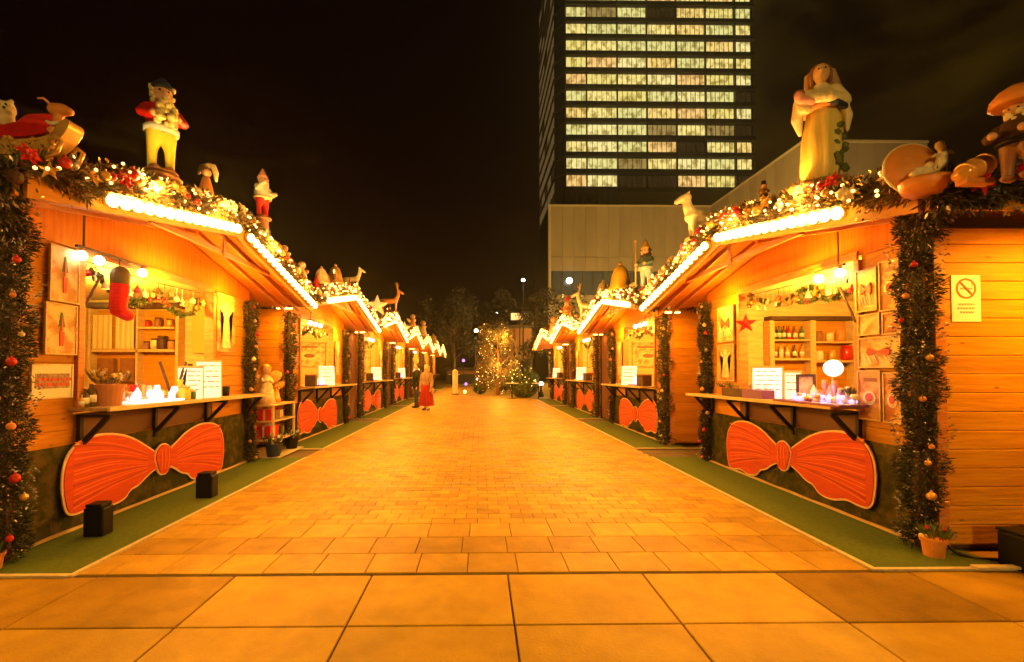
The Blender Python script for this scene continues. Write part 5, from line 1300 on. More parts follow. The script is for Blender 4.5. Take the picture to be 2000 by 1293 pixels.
# ---- booths further down
for s, n in ((-1, 5), (1, 4)):
    sd = 'left' if s < 0 else 'right'
    for i in range(1, n):
        o0, o1, bt = SEGS[(s, i)]; w_ = ORD[i] + ' ' + sd; y1 = y0_of(i, s) + WL[s]
        bulbs_bar('glowing bulbs under the window head of the %s booth' % w_, s, i, [o0 + .3, o0 + .6, o0 + .9], 3.36, 2.30)
        swag('green swag with baubles in the window of the %s booth' % w_, [(s*3.58, o0 + .1, 2.28), (s*3.58, o0 + .5, 2.08), (s*3.58, o0 + .9, 2.25), (s*3.58, o0 + 1.3, 2.06), (s*3.58, o1 - .1, 2.26)], s, 80 + i, .05)
        def py_(y): return Vector((s * 3.32, y, ctr_z(s, i, y)))
        b0 = py_(o0 + 1.25)
        t = thing('menu_board', 'bright white menu board on the counter of the %s booth' % w_, 'menu board', b0, R(40) if s < 0 else R(-40), 'white menu boards on the far counters')
        b = NB(); prism(b, [(-.17, 0), (.17, 0), (.17, .42), (-.17, .42)], lambda u, v, q: (u, q + v * .12, v), 0, .012); obj('panel', b, M_board, t)
        b = NB()
        for k in range(4): prism(b, [(-.12, .34 - k * .08), (.10 - .03 * (k % 2), .34 - k * .08), (.10 - .03 * (k % 2), .36 - k * .08), (-.12, .36 - k * .08)], lambda u, v, q: (u, q + v * .12, v), -.003, 0)
        obj('lettering', b, M_grey, t)
        t = thing('goblet_tray', 'lit tray of small glasses on the counter of the %s booth' % w_, 'tray', py_(o0 + .7), 0, 'lit trays on the far counters')
        b = NB(); box(b, -.1, .1, -.28, .28, 0, .02); obj('tray', b, M_purple, t); rr = random.Random(i * 7 + s)
        for k in range(7):
            b = NB(); h = rr.uniform(.07, .16); lathe(b, [(.03, 0), (.036, h * .5), (.02, h)], c=(rr.uniform(-.06, .06), -.24 + .08 * k, .02), seg=8); obj('glass', b, M_violet if k % 2 else M_ice, t, smooth=True)
        t = thing('storage_tin', 'dark box on the counter of the %s booth' % w_, 'box', py_(o0 + .28), .2, 'dark boxes on the far counters')
        b = NB(); box(b, -.10, .10, -.12, .12, 0, .20); obj('tin_body', b, M_dark, t, bevel=.01); b = NB(); box(b, -.105, .105, -.125, .125, .201, .235); obj('lid', b, M_brown, t, bevel=.01)
        jar('cream jar beside the dark box in the %s booth' % w_, py_(o0 + .5), .2, M_cream, group='cream jars on the far counters')
        # back wall picture and shelf seen through the window
        xx = s * (A_ + .85)
        poster('poster', 'yellow print on the inner wall of the %s booth' % w_, 'poster', (xx, y1 - .078, 1.75), .8, .6, s, M_photo2, 3, 'prints inside the far booths', 'y', M_brown, i)
        poster('poster', 'small picture on the pier of the %s booth' % w_, 'poster', (s * (A_ - .022), o0 - .33, 1.75), .34, .55, s, M_photo, 5 if i % 2 else 1, 'small pictures on the far booth piers', 'x', M_pale, i)
        poster('poster', 'narrow print at the far side of the window of the %s booth' % w_, 'poster', (s * (A_ - .022), o1 + .30, 1.65), .30, .80, s, M_photo2, 4, 'narrow prints on the far booth piers', 'x', None, i)
# ---- display stand in the gap between the first two left booths
def gap_stand(s, y, lab_, rich):
    t = thing('display_stand', lab_, 'stand', (s * 3.42, y, 0))
    for a, c in ((-.22, -.4), (.22, -.4), (-.22, .4), (.22, .4)):
        b = NB(); box(b, a - .015, a + .015, c - .015, c + .015, .03, .98 if a * s > 0 else .80); obj('leg', b, M_pale, t)
    for z in (.25, .55, .80):
        b = NB(); box(b, -.24, .24, -.42, .42, z, z + .02); obj('shelf', b, M_pale, t)
    b = NB(); box(b, -.35, .36, -.5, .5, .013, .03); obj('platform', b, M_edge, t)
    return t
gap_stand(-1, 7.62, 'white wooden display stand between the first two left booths', True)
c = Vector((-3.42, 7.62, 0))
def small_angel(lab_, p, h, m=M_cream):
    t = thing('angel_figure', lab_, 'figure', p, R(-50), 'figures on the display stand')
    b = NB(); lathe(b, [(.22*h, 0), (.18*h, .2*h), (.09*h, .6*h), (.04*h, .66*h)], seg=14); obj('robe', b, m, t, smooth=True)
    b = NB(); ball(b, (0, 0, .76*h), .11*h, 2); obj('head', b, M_skin, t, smooth=True)
    b = NB(); ball(b, (-.02*h, 0, .79*h), (.12*h, .12*h, .10*h), 2); obj('hair', b, M_gold, t, smooth=True)
    for sg in (-1, 1):
        b = NB(); ball(b, (-.08*h, .2*sg*h, .60*h), (.03*h, .18*h, .13*h), 2, (R(30*sg), 0, 0)); obj('wing', b, M_gold, t, smooth=True)
        b = NB(); tube(b, [(.02*h, .09*sg*h, .56*h), (.14*h, .10*sg*h, .48*h), (.2*h, .03*sg*h, .52*h)], [.04*h, .035*h, .025*h], 6); obj('arm', b, m, t, smooth=True)
    return t
small_angel('tall cream angel on the top shelf of the display stand', c + Vector((.02, -.22, .821)), .72)
small_angel('smaller gold angel on the top shelf of the display stand', c + Vector((.0, .14, .821)), .48, M_gold)
def gift(lab_, p, sz, m, m2, rot=.2, group='wrapped gift boxes'):
    t = thing('gift_box', lab_, 'gift', p, rot, group); a, b_, h = sz
    b = NB(); box(b, -a, a, -b_, b_, 0, h); obj('wrapped_box', b, m, t, bevel=.004)
    b = NB(); box(b, -a - .003, a + .003, -.015, .015, .0005, h + .003); obj('ribbon', b, m2, t)
    b = NB(); box(b, -.015, .015, -b_ - .003, b_ + .003, .0005, h + .0045); obj('ribbon', b, m2, t)
    for sg in (-1, 1):
        b = NB(); ball(b, (.028 * sg, 0, h + .022), (.028, .014, .018), 2); obj('ribbon_loop', b, m2, t, smooth=True)
    return t
gift('red gift box on the middle shelf of the display stand', c + Vector((.03, -.22, .571)), (.10, .12, .17), M_red, M_gold)
gift('cream gift box on the middle shelf of the display stand', c + Vector((.02, .16, .571)), (.09, .12, .13), M_cream, M_red)
gift('red gift box on the lowest shelf of the display stand', c + Vector((.04, -.18, .271)), (.11, .13, .20), M_redf, M_white, -.1)
gift('green gift box on the lowest shelf of the display stand', c + Vector((.02, .2, .271)), (.10, .11, .15), M_leaf, M_gold)
p = c + Vector((.24, -.42, .031)); flower_pot('dark pot of silver and white berries at the foot of the display stand', p, .12, .2, M_navy, (M_white, M_tinsel), n=22)
p = c + Vector((.22, .32, .031)); flower_pot('second dark pot, behind the first, at the foot of the display stand', p, .11, .18, M_black, (M_pblue, M_tinsel), n=18)
0 and small_angel('cream angel standing on the floor in the gap behind the second left booth', Vector((-3.35, 12.5, .02)), 1.2)
0 and gift('big red gift box in the gap between the second and third right booths', Vector((3.2, 12.3, .02)), (.22, .22, .4), M_red, M_gold)
# red bauble on the near left post, ornaments in front of the posts
# ---- weights on the carpet
def weight(lab_, px, py, w_):
    p = at_z(px, py, .013); t = thing('weight_block', lab_, 'weight', p, R(4), 'black weight blocks on the left carpet'); a = w_ / 2
    b = NB(); box(b, -a, a, -a * .8, a * .8, 0, .23); obj('block', b, M_black, t, bevel=.012)
    b = NB(); box(b, -a * .8, a * .8, -a * .8, a * .8, .231, .262); obj('cap_plate', b, M_black, t, bevel=.006)
    return t
weight('black weight block at the near end of the bow sign on the left carpet', 192, 1044, .155)
weight('black weight block at the far end of the bow sign on the left carpet', 404, 970, .17)
b_ = at_z(30, 1092, .013)
# pots at the foot of the near corner posts
flower_pot('orange pot at the foot of the near right garland post', Vector((3.30, 3.33, .013)), .075, .13, M_orange, (M_red, M_brown), n=5)
flower_pot('pale pot at the foot of the near left garland post', Vector((-3.30, 3.19, .013)), .07, .11, M_terra, (M_brown, M_red), n=5)
p = Vector((3.80, 3.05, .0)); t = thing('ballast_box', 'black ballast box cut by the right edge of the picture', 'box', p, R(5))
b = NB(); box(b, -.15, .25, -.16, .18, .0, .24); obj('box_body', b, M_black, t, bevel=.015); b = NB(); box(b, -.155, .255, -.165, .185, .241, .262); obj('lid', b, M_black, t, bevel=.006)
b = NB(); tube(b, [(3.34, 3.44, .20), (3.47, 3.34, .03), (3.55, 3.28, .012), (3.7, 3.26, .012), (3.92, 3.30, .012), (4.05, 3.36, .012)], .011, 8)
tag(obj('power_cable', b, M_black, None, smooth=True), 'black cable lying on the ground below the right side wall', 'cable')
for k, (x0, x1, yy_) in enumerate(((3.35, 3.80, 3.10), (3.86, 4.6, 3.16))):
    b = NB(); box(b, x0, x1, yy_ - .02, yy_ + .03, .0165, .034)
    tag(obj('timber_batten', b, M_edge, None), ['short pale batten on the ground at the end of the right carpet', 'pale batten on the ground beside the black ballast box'][k], 'batten')

# ---- more goods in the two nearest booths and dark sheets for the shadow in the gaps
def ornament_string(lab_, s, i, x, z, seed, n=16):
    o0, o1, bt = SEGS[(s, i)]; t = thing('ornament_string', lab_, 'ornaments', (s * x, (o0 + o1) / 2, z), 0, 'strings of ornaments under the window heads'); rr = random.Random(seed); L = (o1 - o0) / 2 - .08
    b = NB(); tube(b, [(0, -L, 0), (0, 0, -.02), (0, L, 0)], .005, 6); obj('cord', b, M_dark, t)
    for k in range(n):
        y = -L + .05 + (2 * L - .1) * k / (n - 1); dl = rr.uniform(.05, .16); m = rr.choice([M_red, M_gold, M_cream, M_white, M_orange, M_leaf])
        b = NB(); tube(b, [(0, 0, 0), (0, 0, -dl)], .003, 5)
        q = k % 4
        if q == 0: ball(b, (0, 0, -dl - .03), .034, 2)
        elif q == 1:
            prism(b, [(.05 * math.cos(a + 1.57) * (1 if j % 2 == 0 else .45), .05 * math.sin(a + 1.57) * (1 if j % 2 == 0 else .45)) for j, a in enumerate([math.pi * j / 5 for j in range(10)])], lambda u, v, w_: (w_, u, v - dl - .04), -.008, .008)
        elif q == 2: lathe(b, [(.034, -dl - .07), (.03, -dl - .05), (.018, -dl - .02), (.005, -dl)], seg=10)
        else: prism(b, [(-.03, -.07), (.03, -.07), (.04, -.03), (.0, .0), (-.04, -.03)], lambda u, v, w_: (w_, u, v - dl), -.01, .01)
        o = obj('ornament', b, m, t); o.location = (0, y, -.01)
    return t
ornament_string('string of small hanging ornaments under the window head of the nearest left booth', -1, 0, 3.50, 2.33, 1, 18)
ornament_string('string of small hanging ornaments under the window head of the nearest right booth', 1, 0, 3.50, 2.33, 2, 18)
ornament_string('string of small hanging ornaments in the second left booth window', -1, 1, 3.50, 2.33, 3, 14)
ornament_string('string of small hanging ornaments in the second right booth window', 1, 1, 3.50, 2.33, 4, 14)
def goods_tray(lab_, s, i, px0, px1, x, seed, n=14, h=.12):
    a, c = on_counter(px0, s, i, x), on_counter(px1, s, i, x); y0, y1 = min(a.y, c.y), max(a.y, c.y); L = (y1 - y0) / 2
    t = thing('goods_tray', lab_, 'tray', (s * x, (y0 + y1) / 2, (a.z + c.z) / 2)); rr = random.Random(seed)
    b = NB(); box(b, -.10, .10, -L, L, 0, .015); box(b, -.10, -.09, -L, L, .0151, .05); box(b, .09, .10, -L, L, .0151, .05); obj('tray', b, M_pale, t)
    for k in range(n):
        hh = rr.uniform(.45, 1.2) * h; w_ = rr.uniform(.018, .035); b = NB(); m = rr.choice([M_red, M_brown, M_cream, M_gold, M_paper, M_orange, M_gbottle, M_dark, M_white])
        q = k % 3
        if q == 0: box(b, -w_, w_, -w_ * .8, w_ * .8, 0, hh)
        elif q == 1: lathe(b, [(w_ * .9, 0), (w_, hh * .2), (w_, hh * .6), (w_ * .4, hh * .8), (w_ * .4, hh)], seg=10)
        else: lathe(b, [(w_ * .7, 0), (w_ * 1.1, hh * .35), (w_ * .5, hh * .7), (w_ * .65, hh * .85), (w_ * .2, hh)], seg=10)
        o = obj('packet' if q == 0 else 'figurine', b, m, t); o.location = (rr.choice([-.05, .0, .05]), -L + .03 + (2 * L - .06) * (k + .5) / n, .016); o.rotation_euler = (0, 0, rr.uniform(-.5, .5))
    return t
goods_tray('tray crowded with small packets and figurines behind the white-lit tray on the left counter', -1, 0, 225, 330, 3.62, 11, 18, .15)
goods_tray('tray of small goods at the far end of the left counter behind the menu boards', -1, 0, 345, 425, 3.62, 12, 14, .16)
goods_tray('tray of small goods behind the lit menu board on the right counter', 1, 0, 1450, 1560, 3.64, 13, 18, .16)
goods_tray('tray of small packets at the near end of the right counter', 1, 0, 1640, 1672, 3.40, 14, 8, .13)
for i_, s_ in ((1, -1), (1, 1), (2, -1), (2, 1)):
    y = SEGS[(s_, i_)][0] + 1.75
    t = thing('goods_tray', 'tray of small goods at the far end of the counter in the %s %s booth' % (ORD[i_], 'left' if s_ < 0 else 'right'), 'tray', (s_ * 3.36, y, ctr_z(s_, i_, y))); rr = random.Random(i_ + s_)
    b = NB(); box(b, -.10, .10, -.25, .25, 0, .03); obj('tray', b, M_pale, t)
    for k in range(8):
        b = NB(); hh = rr.uniform(.08, .22); lathe(b, [(.028, 0), (.034, hh * .5), (.015, hh)], seg=8); o = obj('figurine', b, rr.choice([M_red, M_cream, M_gold, M_brown]), t, smooth=True); o.location = (rr.uniform(-.06, .06), -.21 + .06 * k, .03)
M_gap_shade = mat('gap_shade_cloth', (.09, .030, .022), .8, 0, (.16, .055, .03), 6, (1, 1, .5), .3)  # dark sheets put in the gaps to stand for the shadow there
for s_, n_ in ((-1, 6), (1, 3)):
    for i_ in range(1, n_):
        ya, yb = y0_of(i_, s_) + WL[s_] + .06, y0_of(i_ + 1, s_) - .06; t = thing('gap_shadow_sheet', 'dark sheet standing in for shadow in the gap after the %s %s booth' % (ORD[i_], 'left' if s_ < 0 else 'right'), 'shadow sheet', (s_ * 3.46, (ya + yb) / 2, 0), 0, 'dark sheets standing in for shadow between the booths'); L = (yb - ya) / 2
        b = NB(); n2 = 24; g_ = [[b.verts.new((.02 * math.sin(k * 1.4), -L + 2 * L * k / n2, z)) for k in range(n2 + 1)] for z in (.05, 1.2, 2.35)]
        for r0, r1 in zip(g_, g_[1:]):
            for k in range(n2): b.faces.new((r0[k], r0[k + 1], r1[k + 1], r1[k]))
        obj('shade_sheet', b, M_gap_shade, t, smooth=True)
        b = NB(); tube(b, [(0, -L, 2.36), (0, L, 2.36)], .02, 8); obj('top_rail', b, M_iron, t)
        for q in (-L, L):
            b = NB(); tube(b, [(0, q, 0), (0, q, 2.34)], .018, 8); obj('post', b, M_iron, t)
# ------------------------------------------------------------------ tower, podium, wing
TY = 90.0
def tw(px, py, Y=TY): return at_y(px, py, Y)
xl, xr = tw(1104, 300).x, tw(1476, 300).x
FL = 34.0 * TY / F            # floor height
zrow0 = tw(1290, 352).z       # centre of the lowest lit row
tower = thing('office_tower', 'tall dark office tower with rows of yellow lit windows behind the podium', 'tower', ((xl + xr) / 2, TY, 0))
off = tower.location.copy()
ztop = zrow0 + FL * 16
xb = xl - 1.5; yb = TY + 27
b = NB(); prism(b, [(xl, TY + .6), (xr, TY + .6), (xr + .8, TY + 1.6), (xr + .8, yb), (xb, yb), (xb, TY + 3.2)], lambda u, v, q: (u, v, q), 0, ztop); obj('core', b, M_towerd, tower, True)
bays = [(1108, 1145), (1149, 1204), (1209, 1262), (1267, 1320), (1325, 1377), (1382, 1434), (1440, 1468)]
BX = [(tw(a, 200).x - .10, tw(c, 200).x + .10) for a, c in bays]
wmats = []
for k in range(7):
    m = bpy.data.materials.new('office_glow'); m.use_nodes = True; t_ = m.node_tree; n = t_.nodes; n.clear()
    o_ = n.new('ShaderNodeOutputMaterial'); e = n.new('ShaderNodeEmission'); tcn = n.new('ShaderNodeTexCoord'); mpn = n.new('ShaderNodeMapping')
    mpn.inputs['Scale'].default_value = (1, 1, .8); nz_ = n.new('ShaderNodeTexNoise'); nz_.inputs['Scale'].default_value = .95; nz_.inputs['Detail'].default_value = 2
    oi = n.new('ShaderNodeObjectInfo'); va = n.new('ShaderNodeVectorMath'); va.operation = 'ADD'
    mm = n.new('ShaderNodeVectorMath'); mm.operation = 'SCALE'; mm.inputs['Scale'].default_value = 3.7
    t_.links.new(oi.outputs['Location'], mm.inputs[0]); t_.links.new(tcn.outputs['Object'], mpn.inputs[0]); t_.links.new(mpn.outputs[0], va.inputs[0]); t_.links.new(mm.outputs[0], va.inputs[1]); t_.links.new(va.outputs[0], nz_.inputs['Vector'])
    cr_ = n.new('ShaderNodeValToRGB'); E = cr_.color_ramp.elements
    base = [(1, .80, .25), (.92, .74, .20), (1, .70, .20), (.85, .76, .26), (1, .62, .20), (.62, .42, .12), (1, .84, .32)][k]
    E[0].position = .36; E[0].color = (base[0] * .42, base[1] * .36, base[2] * .22, 1); E[1].position = .54; E[1].color = (*base, 1)
    t_.links.new(nz_.outputs['Fac'], cr_.inputs[0]); t_.links.new(cr_.outputs[0], e.inputs[0]); e.inputs['Strength'].default_value = 1.08 if k != 5 else .6
    t_.links.new(e.outputs[0], o_.inputs[0]); wmats.append(m)
M_side = mat('side_office_glow', (.1, .07, .03), .3, emit=(.42, .26, .09), es=.25)
M_off = mat('dark_office_glass', (.02, .015, .01), .15, emit=(.05, .025, .008), es=.4)
dark = {(0, 3): 0, (0, 2): 0, (0, 6): 0, (7, 3): .5, (2, 4): 0, (5, 6): 0, (10, 3): 0, (3, 6): 0, (8, 2): .4}
rr = random.Random(12); wm_cache = {}
for r_ in range(-0, 16):
    zc = zrow0 + FL * r_
    for k, (xa, xc) in enumerate(BX):
        wv = xc - xa; lit = True; m = wmats[rr.choice([0, 0, 1, 1, 2, 3, 3, 4, 6])]
        q = dark.get((r_, k), 1)
        if rr.random() < .05: m = wmats[5]
        if q == 0: m = M_off
        elif r_ > 11 and rr.random() < .15: m = M_off
        key = (round(wv, 2), m.name)
        if key not in wm_cache:
            b = NB(); box(b, -wv / 2, wv / 2, 0, .12, -1.06, 1.06); me = bpy.data.meshes.new('window'); b.to_mesh(me); b.free(); me.materials.append(m); wm_cache[key] = me
            b = NB(); nn = max(3, round(wv / .93))
            for j in range(1, nn): box(b, -wv / 2 + wv * j / nn - .035, -wv / 2 + wv * j / nn + .035, -.12, -.002, -1.06, 1.06)
            me2 = bpy.data.meshes.new('mullions'); b.to_mesh(me2); b.free(); me2.materials.append(M_towerd); wm_cache[key + ('m',)] = me2
        wo_ = link('window', wm_cache[key], tower, Vector(((xa + xc) / 2, TY + .45, zc)) - off)
        mo = link('mullions', wm_cache[key + ('m',)], wo_)
    # spandrel band under and over
    b = NB(); box(b, xl + .2, xr + .1, TY + .10, TY + .59, zc + 1.10, zc + FL - 1.10); obj('spandrel', b, M_towerd, tower, True)
    b = NB(); box(b, xl + .1, xr + .2, TY - .15, TY + .098, zc + 1.22, zc + 1.42); obj('ledge', b, mat('tower_ledge', (.10, .085, .04), .5), tower, True)
    # side face: windows seen at a grazing angle
    for j in range(5):
        ya_ = TY + 4 + j * 4.6
        b = NB(); box(b, xb - .16, xb - .04, ya_, ya_ + 3.8, zc - 1.0, zc + 1.0)
        obj('side_window', b, M_side if rr.random() < .75 else M_off, tower, True)
    b = NB(); prism(b, [(xb - .20, TY + 3.2), (xl + .1, TY + .35), (xl + .1, TY + .5), (xb - .0, TY + 3.4)], lambda u, v, q: (u, v, q), zc + 1.15, zc + 1.6); obj('corner_band', b, mat('tower_corner', (.16, .12, .07), .5), tower, True)
    b = NB(); box(b, xb - .3, xb - .03, TY + 3.4, yb, zc + 1.3, zc + 1.9); obj('side_band', b, mat('tower_side', (.13, .09, .05), .5), tower, True)
for k, (xa, xc) in enumerate(BX):
    if k: b = NB(); box(b, xa - .30, xa - .10, TY - .12, TY + .58, zrow0 - 1.5, ztop); obj('pier', b, M_towerd, tower, True)
# plant floor below the lit rows
b = NB(); box(b, tw(1212, 380).x, tw(1330, 380).x, TY - .4, TY + .58, tw(1290, 400).z - 4, tw(1290, 376).z); obj('plant_screen', b, mat('plant_screen', (.16, .12, .09), .7), tower, True)
b = NB()
for k in range(9): box(b, tw(1106 + k * 11, 380).x, tw(1111 + k * 11, 380).x, TY - .1, TY + .58, tw(1290, 400).z - 4, tw(1290, 371 + (k % 3) * 3).z)
obj('plant_pipes', b, M_towerd, tower, True, kind='stuff')
# podium and wing (one L-shaped hall)
PY2, PY1 = 60.0, 42.6
hall = thing('concrete_hall', 'pale concrete panelled hall with a dark window band, in front of the tower', 'building', (tw(1200, 500, PY2).x, PY2, 0)); off = hall.location.copy()
x0 = tw(1076, 460, PY2).x; xw = tw(1570, 300, PY1).x; xe = tw(1812, 300, PY1).x; zt = tw(1250, 404, PY2).z
z1 = tw(1100, 529, PY2).z; z2 = tw(1100, 576, PY2).z
b = NB(); box(b, x0 + .3, xw + .3, PY2 + .3, PY2 + 20, 0, zt - .3); box(b, xw + .3, xe - .2, PY1 + .3, PY2 + 20, 0, zt - .31); obj('hall_core', b, M_towerd, hall, True)
pm = {}
def panel(xa, xb_, ya, yb_, za, zb): 
    key = (round(xb_ - xa, 2), round(yb_ - ya, 2), round(zb - za, 2))
    if key not in pm:
        b = NB(); hx, hy, hz = (xb_ - xa) / 2, (yb_ - ya) / 2, (zb - za) / 2; box(b, -hx, hx, -hy, hy, -hz, hz); me = bpy.data.meshes.new('panel'); b.to_mesh(me); b.free(); me.materials.append(M_conc); pm[key] = me
    link('panel', pm[key], hall, Vector(((xa + xb_) / 2, (ya + yb_) / 2, (za + zb) / 2)) - off)
n = 14; dx = (xw - x0) / n; zmid = z1 + (zt - z1) * .22
for k in range(n):
    for za, zb in ((z1, zmid - .06), (zmid, zt)): panel(x0 + k * dx + .015, x0 + (k + 1) * dx - .015, PY2, PY2 + .3, za, zb)
    panel(x0 + k * dx + .015, x0 + (k + 1) * dx - .015, PY2, PY2 + .3, .1, z2)
n = 12; dy = (PY2 - PY1) / n
for k in range(n): panel(xw, xw + .3, PY1 + k * dy + .015, PY1 + (k + 1) * dy - .015, z1, zt)
n = 7; dx = (xe - xw) / n
for k in range(n): panel(xw + k * dx + .015, xw + (k + 1) * dx - .015, PY1 - .01, PY1 + .29, z1, zt)
b = NB(); box(b, x0, xw, PY2 + .25, PY2 + .45, z2, z1 - .05); obj('window_band', b, mat('band_glass', (.03, .035, .03), .2, emit=(.10, .09, .04), es=.35), hall, True)
b = NB()
for k in range(16): box(b, x0 + .1 + k * 1.35, x0 + .28 + k * 1.35, PY2 + .05, PY2 + .24, z2, z1 - .05)
obj('mullions', b, M_towerd, hall, True)
b = NB(); box(b, x0 - .1, xw - .001, PY2 - .06, PY2 + .3, zt + .001, zt + .25); obj('coping', b, M_edge, hall, True)
b = NB(); box(b, xw - .06, xe + .05, PY1 - .08, PY2 + .3, zt + .002, zt + .22); obj('coping', b, M_edge, hall, True)
b = NB(); box(b, x0 - .35, x0 - .01, PY2 - .1, PY2 + .4, .0, zt + .3); obj('corner_strip', b, M_edge, hall, True)
c = tw(1112, 548, PY2 - .4)
t = thing('wall_lamp', 'bright white lamp on the dark window band of the concrete hall', 'lamp', c); b = NB(); ball(b, (0, 0, 0), .42, 2); obj('globe', b, M_cool, t, smooth=True); b = NB(); box(b, -.1, .1, 0, .7, -.1, .1); obj('arm', b, M_towerd, t)
# two added masts, unseen behind the right row, to brighten the hall
def mast(lab_, x, y, h, power, col=(1, .66, .24), r_=.14, cat='street lamp', rot=(R(90), 0, 0), vis=True, es=M_lamp):
    t = thing('street_or_added_lamp', lab_, cat, (x, y, 0), 0, 'street lamps on the square and added lamps')
    b = NB(); tube(b, [(0, 0, 0), (0, 0, h * .5), (0, 0, h)], [.09, .07, .05], 10, caps=False); obj('pole', b, M_iron, t, smooth=True)
    b = NB(); lathe(b, [(.16, 0), (.16, .05), (.10, .25), (.095, .26)], seg=12); obj('foot', b, M_iron, t)
    b = NB(); ball(b, (0, 0, h + r_), r_, 2); obj('globe', b, es, t, smooth=True)
    b = NB(); lathe(b, [(.06, h - .02), (.11, h + .02), (.11, h + .04)], seg=12); lathe(b, [(r_ * .7, h + r_ * 1.85), (r_ * .3, h + r_ * 2.1)], seg=12); obj('cap_ring', b, M_iron, t)
    if power: lamp_point('street_or_added_light', (0, 0, h + r_), power, col, r_ + .02, t)
    return t
mast('added lamp mast, unseen behind the right booths, brightening the concrete hall', 14.0, 38.0, 5.2, 72000, (1, .57, .10))
mast('added lamp mast, unseen farther behind the right booths, brightening the hall wing', 25.0, 33.0, 5.2, 40000, (1, .60, .18))
# added lamp post, unseen behind the viewpoint, to light lane and roof figures
mast('added lamp post, unseen behind the viewpoint, brightening lane and roof figures', 0.8, -9.0, 4.0, FILL_NEAR, (1, .60, .14), .22)
# ------------------------------------------------------------------ far end of the aisle
c = at_z(970, 778, 0); 
def lit_tree(lab_, x, y, h, w_, seed, n=9000, nl=240, m=M_needle_b):
    t = thing('lit_tree', lab_, 'tree', (x, y, 0)); rr = random.Random(seed)
    b = NB(); tube(b, [(0, 0, 0), (.05, 0, h * .25), (0, 0, h * .75)], [.11, .08, .03], 8)
    for k in range(12):
        a = rr.uniform(0, 6.28); z = h * rr.uniform(.22, .6); q = w_ * .42
        tube(b, [(0, 0, z), (q * .5 * math.cos(a), q * .5 * math.sin(a), z + h * .12), (q * math.cos(a), q * math.sin(a), z + h * .26)], [.035, .022, .008], 5)
    obj('trunk', b, M_brown, t, smooth=True)
    r = np.random.default_rng(seed); P = []
    cl = [(rr.uniform(-.38, .38) * w_, rr.uniform(-.38, .38) * w_, h * rr.uniform(.10, .93), rr.uniform(.13, .24) * w_) for _ in range(34)]
    V = []; Fc = []
    for k in range(n):
        cx_, cy_, cz_, cr__ = cl[k % len(cl)]; d = r.normal(size=3); d /= np.linalg.norm(d); p = np.array([cx_, cy_, cz_]) + d * cr__ * r.random() ** .4
        p[0] *= 1.08 - .22 * p[2] / h
        u = r.normal(size=3); u /= np.linalg.norm(u); v = np.cross(u, d); v /= np.linalg.norm(v) + 1e-6; u *= .055; v *= .028
        i0 = len(V); V += [tuple(p - u), tuple(p + v), tuple(p + u), tuple(p - v)]; Fc.append((i0, i0 + 1, i0 + 2, i0 + 3))
        if k < nl: P.append(tuple(p + d * .04))
    me = bpy.data.meshes.new('crown'); me.from_pydata(V, [], Fc); me.materials.append(m); o = link('crown', me, t); o['kind'] = 'stuff'
    b = NB()
    for p in P: ball(b, p, .021, 1)
    obj('fairy_lights', b, M_fairy, t, kind='stuff'); return t
lit_tree('tree wrapped in warm fairy lights at the far end of the aisle', at_y(972, 700, 25).x, 25.0, 4.0, 2.5, 31)
lamp_point('tree_glow', (at_y(972, 700, 25).x, 24.2, 1.6), 240, WARM, .3)
lamp_point('tree_glow', (at_y(972, 700, 25).x + .3, 24.4, 3.2), 260, WARM, .3)
def tree(lab_, x, y, h, w_, seed, dens=5200):
    t = thing('bare_tree', lab_, 'tree', (x, y, 0), 0, 'dark trees beyond the aisle'); rr = random.Random(seed)
    b = NB(); tube(b, [(0, 0, 0), (.1, 0, h * .3), (0, .1, h * .8)], [.22, .16, .04], 8)
    for k in range(16):
        a = rr.uniform(0, 6.28); z = h * rr.uniform(.25, .7); q = w_ * rr.uniform(.3, .5)
        tube(b, [(0, 0, z), (q * .5 * math.cos(a), q * .5 * math.sin(a), z + h * .12), (q * math.cos(a), q * math.sin(a), z + h * .28)], [.07, .04, .012], 5)
    obj('trunk', b, M_dark, t, smooth=True)
    r = np.random.default_rng(seed); V = []; Fc = []
    cl = [(rr.uniform(-.5, .5) * w_, rr.uniform(-.5, .5) * w_, h * rr.uniform(.35, 1.0), rr.uniform(.10, .22) * w_) for _ in range(26)]
    for k in range(dens):
        c_ = cl[k % len(cl)]; d = r.normal(size=3); d /= np.linalg.norm(d); p = np.array(c_[:3]) + d * c_[3] * r.random() ** .4
        u = r.normal(size=3) * .06; v = r.normal(size=3) * .05; i0 = len(V)
        V += [tuple(p - u), tuple(p + v), tuple(p + u), tuple(p - v)]; Fc.append((i0, i0 + 1, i0 + 2, i0 + 3))
    me = bpy.data.meshes.new('crown'); me.from_pydata(V, [], Fc); me.materials.append(M_needle); o = link('crown', me, t); o['kind'] = 'stuff'
    return t
tree('dark tree left of the lit tree, rising behind the end of the left row', -2.5, 44, 8.5, 6, 41)
tree('dark tree behind and to the right of the lit tree', 5.6, 36, 7.0, 4.2, 42)
tree('tall dark tree far down the middle of the square', 1.2, 52, 9.5, 6, 43)
# far street with lights
mast('lit street lamp just left of the tree with fairy lights', at_y(930, 700, 30).x, 30.0, at_y(930, 650, 30).z, 260, (1, .75, .4), .13)
t = mast('tall lamp against the dark tower side, right of the lit tree', at_y(1022, 600, 40).x, 40.0, at_y(1022, 551, 40).z, 200, (1, .8, .5), .16)
m_ = mast('low lamp standing right of the aisle end near the last right booth', at_y(1078, 760, 21.5).x - .25, 23.4, .55, 60, (1, .85, .5), .12, es=M_cool)
